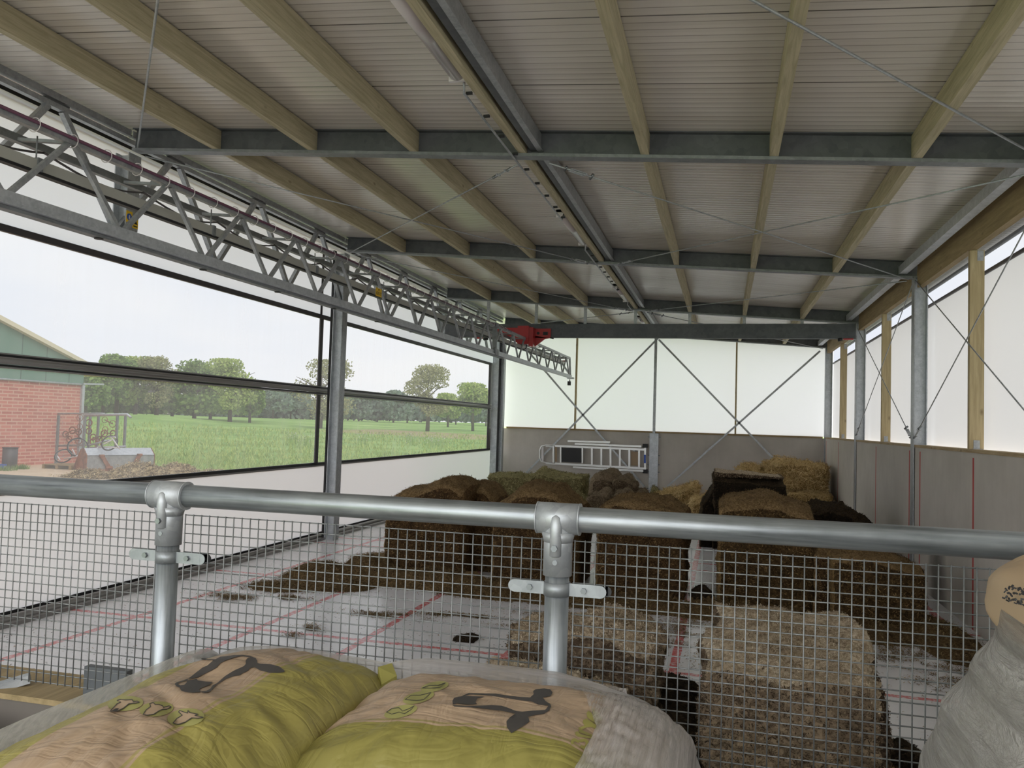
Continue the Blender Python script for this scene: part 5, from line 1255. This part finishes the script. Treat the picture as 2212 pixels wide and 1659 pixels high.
# bin, tap, blue can
def PY(px, py, y): v = atY(px, py, y); return v
c = atZ(20, 1011, 0); d = c.y
root = empty('black_bin', (c.x, c.y, 0), 'black cylindrical bin against the brick barn', 'bin')
wd = (PY(33, 1000, d)-PY(9, 1000, d)).length/2; hh = PY(20, 966, d).z
mb = MB(); mb.tube([(c.x, c.y, 0), (c.x, c.y, hh-.03)], wd, 20); part(mb, 'body', M['dark'], root)
mb = MB(); mb.tube([(c.x, c.y, hh-.03), (c.x, c.y, hh)], wd*1.06, 20); part(mb, 'lid', M['black'], root)
c = atZ(6, 1004, 0); root = empty('water_tap', (c.x+.4, c.y, 0), 'black outdoor tap post with white handle beside the bin', 'tap')
mb = MB(); mb.tube([(c.x+.4, c.y, 0), (c.x+.4, c.y, .55)], .10, 12); part(mb, 'post', M['black'], root)
mb = MB(); mb.tube([(c.x+.2, c.y-.1, .55), (c.x+.6, c.y-.1, .58)], .035, 8); part(mb, 'handle', M['white_plastic'], root)
c = atZ(2, 1012, 0); mb = MB(); mb.box((c.x-.15, c.y-.2, 0), (c.x+.12, c.y+.1, .14)); tag(mb.build('plastic_crate', M['blue']), 'small blue plastic crate at the left edge outside', 'crate')

# chain harrow rack
yh = 24.2
H = lambda px, py, y=yh: PY(px, py, y)
zz = lambda x, y: (x/6.144, 840+y/6.144)
root = empty('harrow_rack', (H(200,1000).x, yh, 0), 'grey steel rack with rusty chain harrow beside the brick barn', 'rack')
for x, yy in ((778, 0), (1200, .9), (1310, .9), (1130, -.3), (1560, -.3), (1668, .2)):
    px, _ = zz(x, 0); t = H(px, 897, yh+yy); mb = MB(); mb.bar((t.x, yh+yy, .02), (t.x, yh+yy, t.z), .07, .07, up=(0,1,0)); part(mb, 'upright', M['galv_dark'], root)
a = H(*zz(770,330)); b = H(*zz(1390,330)); c_ = H(*zz(1115,350), yh-.3); d_ = H(*zz(1690,340), yh-.3); e_ = H(*zz(1740,380), yh-.3)
mb = MB(); mb.tube([a, H(*zz(1000,328)), H(*zz(1330,325)), b], .03, 8); part(mb, 'top_bar', M['galv'], root)
mb = MB(); mb.tube([c_, d_, e_], .045, 8); part(mb, 'top_bar', M['galv_light'], root)
mb = MB(); mb.tube([H(*zz(775,755)), H(*zz(1200,745)), H(*zz(1450,680))], .035, 8); mb.tube([H(*zz(1150,785)), H(*zz(1670,765))], .035, 8); part(mb, 'lower_bar', M['galv'], root)
mb = MB()
rings = [(1060,385),(1060,500),(1390,410),(1495,465),(1395,540),(870,600),(960,550),(1045,570),(920,670),(1045,690),(1235,640),(1320,670),(1385,590),(1500,590),(1180,560),(1180,450),(1235,700),(1300,740)]
for i, (x, y) in enumerate(rings): p = H(*zz(x, y), yh+.25); mb.ring(p, (.15, -1, .05), .105 if i % 3 else .12, .012 if i < 5 else .022, 16, 5)
for (a_, b_) in ((0,1),(2,3),(4,12),(5,6),(6,7),(5,8),(8,9),(10,11),(11,12),(12,13),(14,15),(10,16),(11,17),(1,7),(7,9)):
    mb.bar(H(*zz(*rings[a_]), yh+.25), H(*zz(*rings[b_]), yh+.25), .03, .03)
part(mb, 'chain_harrow', M['rust'], root)
# bicycle dumped behind the bucket
root = empty('bicycle', (H(240,985).x, 22.4, 0), 'old white and green bicycle dumped behind the grey bucket', 'bicycle')
def wheel(px, py, rad, nrm):
    p = PY(px, py, 22.4); mb = MB(); mb.ring(p, nrm, rad, .022, 28, 6); tyre = part(mb, 'tyre', M['black'], root)
    mb = MB(); mb.ring(p, nrm, rad*.93, .01, 28, 5)
    n_ = Vector(nrm).normalized(); a = n_.orthogonal().normalized(); b = n_.cross(a)
    for i in range(12): t = 2*PI*i/12; mb.tube([p, p+(a*math.cos(t)+b*math.sin(t))*rad*.93], .003, 4)
    part(mb, 'spokes', M['galv_dark'], root)
wheel(137, 985, .26, (.3, -.75, .6)); wheel(168, 966, .30, (.7, -.6, .3)); wheel(237, 957, .25, (.2, -.9, .4))
mb = MB()
for a_, b_ in (((1310,770),(1500,670)), ((1500,670),(1590,800)), ((1250,810),(1310,770)), ((1500,670),(1470,640)), ((1310,770),(1560,780))): mb.tube([PY(*zz(*a_), 22.35), PY(*zz(*b_), 22.35)], .022, 8)
for a_, b_ in (((850,930),(1085,880)), ((960,800),(1000,880)), ((760,890),(800,950))): mb.tube([PY(*zz(*a_), 22.3), PY(*zz(*b_), 22.3)], .022, 8)
part(mb, 'frame', M['white_plastic'], root)
mb = MB(); mb.tube([PY(*zz(1440,640), 22.35), PY(*zz(1530,640), 22.35), PY(*zz(1540,660), 22.35)], .02, 8); part(mb, 'handlebar', M['alu'], root)
# loader bucket seen from behind, turned a little to the left
A0 = atZ(187, 1019, 0); vd = Vector((A0.x, A0.y, 0)).normalized(); rd = Vector((vd.y, -vd.x, 0)); an = math.radians(20)
ex = rd*math.cos(an) + vd*math.sin(an); ey = vd*math.cos(an) - rd*math.sin(an)
root = empty('loader_bucket', A0, 'grey steel loader bucket with rusty side and two rusty hooks', 'bucket')
def LB(x, y, z): return A0 + ex*x + ey*y + Vector((0,0,z))
def quad(mb, pts, off): mb.prism(pts, off)
WB = 2.12
mb = MB(); quad(mb, [LB(0,0,.05), LB(WB,0,.05), LB(WB,0,.52), LB(0,0,.52)], ey*.03); part(mb, 'back_plate', M['galv'], root)
mb = MB(); quad(mb, [LB(0,0,.52), LB(WB,0,.52), LB(WB,.30,.74), LB(0,.30,.74)], Vector((0,0,-.03))); part(mb, 'top_plate', M['galv_light'], root)
for x0_, lb in ((-.03, 'rusty left side plate'), (WB, None)):
    mb = MB(); quad(mb, [LB(x0_,0,.03), LB(x0_,0,.52), LB(x0_,.30,.74), LB(x0_,.52,.70), LB(x0_,1.05,.12), LB(x0_,1.05,.03)], ex*.03); part(mb, 'side_plate', M['rust'], root, lb)
mb = MB(); mb.bar(LB(-.05,1.05,.04), LB(WB+.05,1.05,.04), .1, .06); mb.bar(LB(0,0,.04), LB(WB,0,.04), .06, .07); quad(mb, [LB(0,0,.03), LB(WB,0,.03), LB(WB,1.05,.03), LB(0,1.05,.03)], Vector((0,0,.02))); part(mb, 'bottom_plate', M['rust'], root)
for a_, b_ in (((.42,.50),(.66,.12)), ((1.62,.52),(1.42,.12))):
    mb = MB(); p, q_ = LB(a_[0],-.05,a_[1]), LB(b_[0],-.05,b_[1]); mb.bar(p, q_, .05, .12, up=tuple(ex)); mb.tube([p-ex*.08, p+ex*.08], .045, 10); mb.tube([q_-ex*.1, q_+ex*.1], .05, 10); part(mb, 'hook', M['rust'], root)
# pallet
p = atZ(*zz(620,1050), 0); q_ = atZ(*zz(900,1085), 0); root_p = pallet(p.x-.0, p.x+1.15, p.y-.2, p.y+.7, .0, 'weathered wooden pallet on the paving beside the bucket')
# manure heap
mound('manure_heap', M['dung'], [(-16.9, 21.0, 1.1, .7, .42), (-16.1, 21.7, .9, .6, .40), (-17.9, 20.2, .8, .5, .20), (-15.2, 22.2, .9, .5, .2)], 'brown manure heap on the paving in front of the bucket', 'manure heap', 8, .25, 7000, L=.14, Wd=.02, res=.10)
for i, (px, py, s_) in enumerate(((47, 1013, .22), (95, 1002, .3), (12, 1016, .35))):
    c = atZ(px, py, 0); mb = MB(); rnd = random.Random(i)
    for _ in range(160):
        a = rnd.uniform(0, 2*PI); r = rnd.uniform(0, s_); b_ = Vector((c.x+math.cos(a)*r, c.y+math.sin(a)*r, 0)); t = b_+Vector((rnd.uniform(-.06,.06), rnd.uniform(-.06,.06), rnd.uniform(.08,.2)))
        mb.add([b_+Vector((-.012,0,0)), b_+Vector((.012,0,0)), t], [(0,1,2)])
    tag(mb.build('grass_tuft', M['leaf']), ('small grass tuft on the open paving', 'wide weed strip at the foot of the brick wall', 'green weeds around the black bin')[i], 'grass')

# trees
def tree(px, ytop, ybase, D, wpx, mat, label, seed, n=2200, group='trees behind the meadow', leaf=.42, trunk=.30, low=.16, name='tree', blobs=13):
    rnd = random.Random(seed); d = ray(px, ybase); k = D/math.hypot(d.x, d.y); base = CAMP + d*k; x, y = base.x, base.y
    zt_ = (CAMP + ray(px, ytop)*k).z; z0 = min(base.z, gh(x, y)-.0); h = zt_-base.z; z0 = base.z
    Wr = wpx/FPX*D/2*1.38
    root = empty(name, (x, y, z0), label, 'tree' if name == 'tree' else 'bush', group)
    mb = MB(); tr = h*.02+.08; mb.tube([(x, y, min(z0-.4, gh(x, y)-.4)), (x+rnd.uniform(-.1,.1), y, z0+h*.25), (x+rnd.uniform(-.3,.3), y, z0+h*.55), (x, y, z0+h*.85)], [tr*1.3, tr, tr*.6, tr*.2], 8)
    for i in range(8):
        a = rnd.uniform(0, 2*PI); zz_ = z0+h*rnd.uniform(.25, .6); L = Wr*rnd.uniform(.5, .9)
        mb.tube([(x, y, zz_), (x+math.cos(a)*L*.5, y+math.sin(a)*L*.5, zz_+h*.12), (x+math.cos(a)*L, y+math.sin(a)*L, zz_+h*.22)], [tr*.45, tr*.3, tr*.1], 5)
    part(mb, 'trunk', M['bark'], root)
    mb = MB(); bl = []
    for i in range(blobs):
        a = rnd.uniform(0, 2*PI); fz = rnd.uniform(low, .9); rad = Wr*math.sqrt(max(.08, 1-((fz-.55)/.5)**2))
        bl.append((x+math.cos(a)*rad*rnd.uniform(.15,.62), y+math.sin(a)*rad*rnd.uniform(.15,.62), z0+h*fz, Wr*rnd.uniform(.30,.48)))
    bl.append((x, y, z0+h*.84, Wr*.4))
    for _ in range(n):
        bx, by, bz_, br = bl[rnd.randrange(len(bl))]
        v = Vector((rnd.gauss(0,1), rnd.gauss(0,1), rnd.gauss(0,1))).normalized()*br*rnd.uniform(.45,1.08)**.6; v.z *= .75
        c = Vector((bx, by, bz_))+v
        if c.z > zt_: c.z = zt_-rnd.random()*.4
        a = Vector((rnd.gauss(0,1), rnd.gauss(0,1), rnd.gauss(0,1))).normalized(); b = a.orthogonal().normalized(); s_ = leaf*rnd.uniform(.5,1.3)
        mb.add([c-a*s_/2, c+b*s_*.35, c+a*s_/2, c-b*s_*.35], [(0,1,2,3)])
    part(mb, 'crown', mat, root); return root
T = [(186,812,884,110,60,'leaf','dark tree rising right beside the brick barn'), (222,800,885,118,60,'leaf','tree just right of the barn corner'), (252,762,886,120,62,'leaf','tall tree with rounded top left of the light crowned pair'),
     (292,768,886,124,66,'leaf_light','light green tree in the left group'), (338,765,887,122,76,'leaf_bare','olive tree with sparse top in the left group'), (372,806,888,128,60,'leaf','low dense tree at the right end of the left group'),
     (420,775,890,130,86,'leaf','dark green tree left of the lone light green tree'), (455,800,892,136,60,'leaf','narrow tree tucked behind the dark green tree'), (497,775,899,118,92,'leaf_light','lone light green tree with a clear trunk'), (540,832,896,120,60,'leaf','lower tree right of the lone light green tree'),
     (692,776,909,104,124,'leaf_bare','big olive tree behind the full height column'), (924,787,908,108,92,'leaf_bare','large bare looking round tree near the right end of the window'),
     (968,850,902,150,60,'leaf_light','small bushy tree right of the round bare tree'), (1022,828,908,120,84,'leaf_light','wide light green tree at the right edge of the window')]
for i, (px, yt_, yb_, D, w_, mt, lb) in enumerate(T):
    tree(px, yt_, yb_, D, w_, M[mt], lb, 100+i, n=4600 if mt != 'leaf_bare' else 4200, leaf=.42 if mt != 'leaf_bare' else .32)
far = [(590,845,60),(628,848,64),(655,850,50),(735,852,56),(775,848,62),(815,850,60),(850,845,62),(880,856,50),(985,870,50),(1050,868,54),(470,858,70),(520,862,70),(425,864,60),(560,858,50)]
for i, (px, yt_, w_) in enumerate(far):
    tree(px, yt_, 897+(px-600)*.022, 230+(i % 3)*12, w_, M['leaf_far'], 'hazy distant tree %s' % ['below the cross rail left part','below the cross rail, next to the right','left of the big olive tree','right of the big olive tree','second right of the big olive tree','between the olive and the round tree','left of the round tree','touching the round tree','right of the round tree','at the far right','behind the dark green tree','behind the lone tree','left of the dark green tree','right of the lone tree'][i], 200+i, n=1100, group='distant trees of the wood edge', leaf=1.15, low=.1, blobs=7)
# hedge behind the left group
mb = MB(); rnd = random.Random(77)
for _ in range(9000):
    px = rnd.uniform(150, 1075); D = rnd.uniform(250, 262); py = rnd.uniform(866, 900) + (px-600)*.02
    c = CAMP + ray(px, py)*(D/math.hypot(ray(px,py).x, ray(px,py).y)); a = Vector((rnd.gauss(0,1), rnd.gauss(0,1), rnd.gauss(0,1))).normalized(); b = a.orthogonal().normalized(); s_ = rnd.uniform(1.2, 2.6)
    mb.add([c-a*s_/2, c+b*s_*.4, c+a*s_/2, c-b*s_*.4], [(0,1,2,3)])
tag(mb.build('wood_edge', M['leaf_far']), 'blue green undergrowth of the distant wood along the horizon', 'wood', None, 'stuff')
# undergrowth of the left tree group
mb = MB()
for _ in range(7000):
    px = rnd.uniform(165, 560); D = rnd.uniform(124, 140); py = rnd.uniform(848, 888)+ (px-170)*.02
    if px > 400 and rnd.random() < .6: continue
    c = CAMP + ray(px, py)*(D/math.hypot(ray(px,py).x, ray(px,py).y)); a = Vector((rnd.gauss(0,1), rnd.gauss(0,1), rnd.gauss(0,1))).normalized(); b = a.orthogonal().normalized(); s_ = rnd.uniform(.4, .9)
    mb.add([c-a*s_/2, c+b*s_*.4, c+a*s_/2, c-b*s_*.4], [(0,1,2,3)])
tag(mb.build('undergrowth', M['leaf']), 'green undergrowth below the left group of trees', 'bushes', None, 'stuff')
# tall weeds with white flower heads in the meadow
mb = MB(); rnd = random.Random(9)
for (px, py, n_, w_) in ((632, 948, 120, 20), (660, 956, 60, 14), (785, 948, 110, 22), (885, 948, 140, 24), (940, 955, 180, 34), (820, 940, 60, 14), (395, 922, 60, 16)):
    for _ in range(n_):
        x_ = px+rnd.gauss(0, w_*.5); y_ = py+rnd.gauss(0, 5); g = atZ(x_, y_+8, gh(-30, 40)+.0)
        c = g+Vector((0, 0, rnd.uniform(.35, .8)))
        for _k in range(2):
            a = Vector((rnd.gauss(0,1), rnd.gauss(0,1), .3)).normalized()*.035; b = Vector((-a.y, a.x, 0)); mb.add([c-a, c+b, c+a, c-b], [(0,1,2,3)])
        mb.add([g+Vector((-.01,0,0)), g+Vector((.01,0,0)), c], [(0,1,2)], 1)
tag(mb.build('flowering_weeds', [M['white_plastic'], M['leaf']]), 'white flowering weeds standing in the meadow', 'weeds', None, 'stuff')
mb = MB(); rnd = random.Random(19)
for _ in range(26000):
    px = rnd.uniform(170, 1060); py = 902+ (px-600)*.02 + 115*rnd.random()**1.2
    g = atZ(px, py, 0); 
    if math.hypot(g.x, g.y) > 95 or g.x > -7 or g.y < 12: continue
    z = gh(g.x, g.y)-.03; D = math.hypot(g.x, g.y); h = .10+.0035*D*rnd.random()
    if abs(noise.noise(Vector((g.x*.15, g.y*.15, 3)))) < .08 and rnd.random() < .6: continue
    w = .012+D*.0006; t = rnd.uniform(0, PI); dx, dy = math.cos(t)*w, math.sin(t)*w
    if (g.y < 24.6 and g.x > -19.2 and g.y < 24.6+(g.x+19.2)*-.62): continue
    mb.add([(g.x-dx, g.y-dy, z), (g.x+dx, g.y+dy, z), (g.x+rnd.uniform(-.1,.1), g.y+rnd.uniform(-.1,.1), z+h)], [(0,1,2)])
tag(mb.build('meadow_blades', M['leaf_light']), 'fine grass blades of the meadow outside', 'grass', None, 'stuff')
# farmhouse behind the trees
c = atY(300, 882, 150.); root = empty('farmhouse', (c.x, 150, c.z), 'small dark roofed farmhouse glimpsed between the left trees', 'house')
mb = MB(); mb.box((c.x-5, 150, c.z-1.), (c.x+5, 156, c.z+2)); part(mb, 'wall', M['conc'], root)
mb = MB(); mb.prism([(c.x-5.5, 149.6, c.z+2), (c.x+5.5, 149.6, c.z+2), (c.x+3, 152.5, c.z+5), (c.x-3, 152.5, c.z+5)], (0,.2,0)); mb.prism([(c.x-5.5, 156.4, c.z+2), (c.x+5.5, 156.4, c.z+2), (c.x+3, 152.9, c.z+5), (c.x-3, 152.9, c.z+5)], (0,-.2,0)); part(mb, 'roof', M['ink_bag'], root)
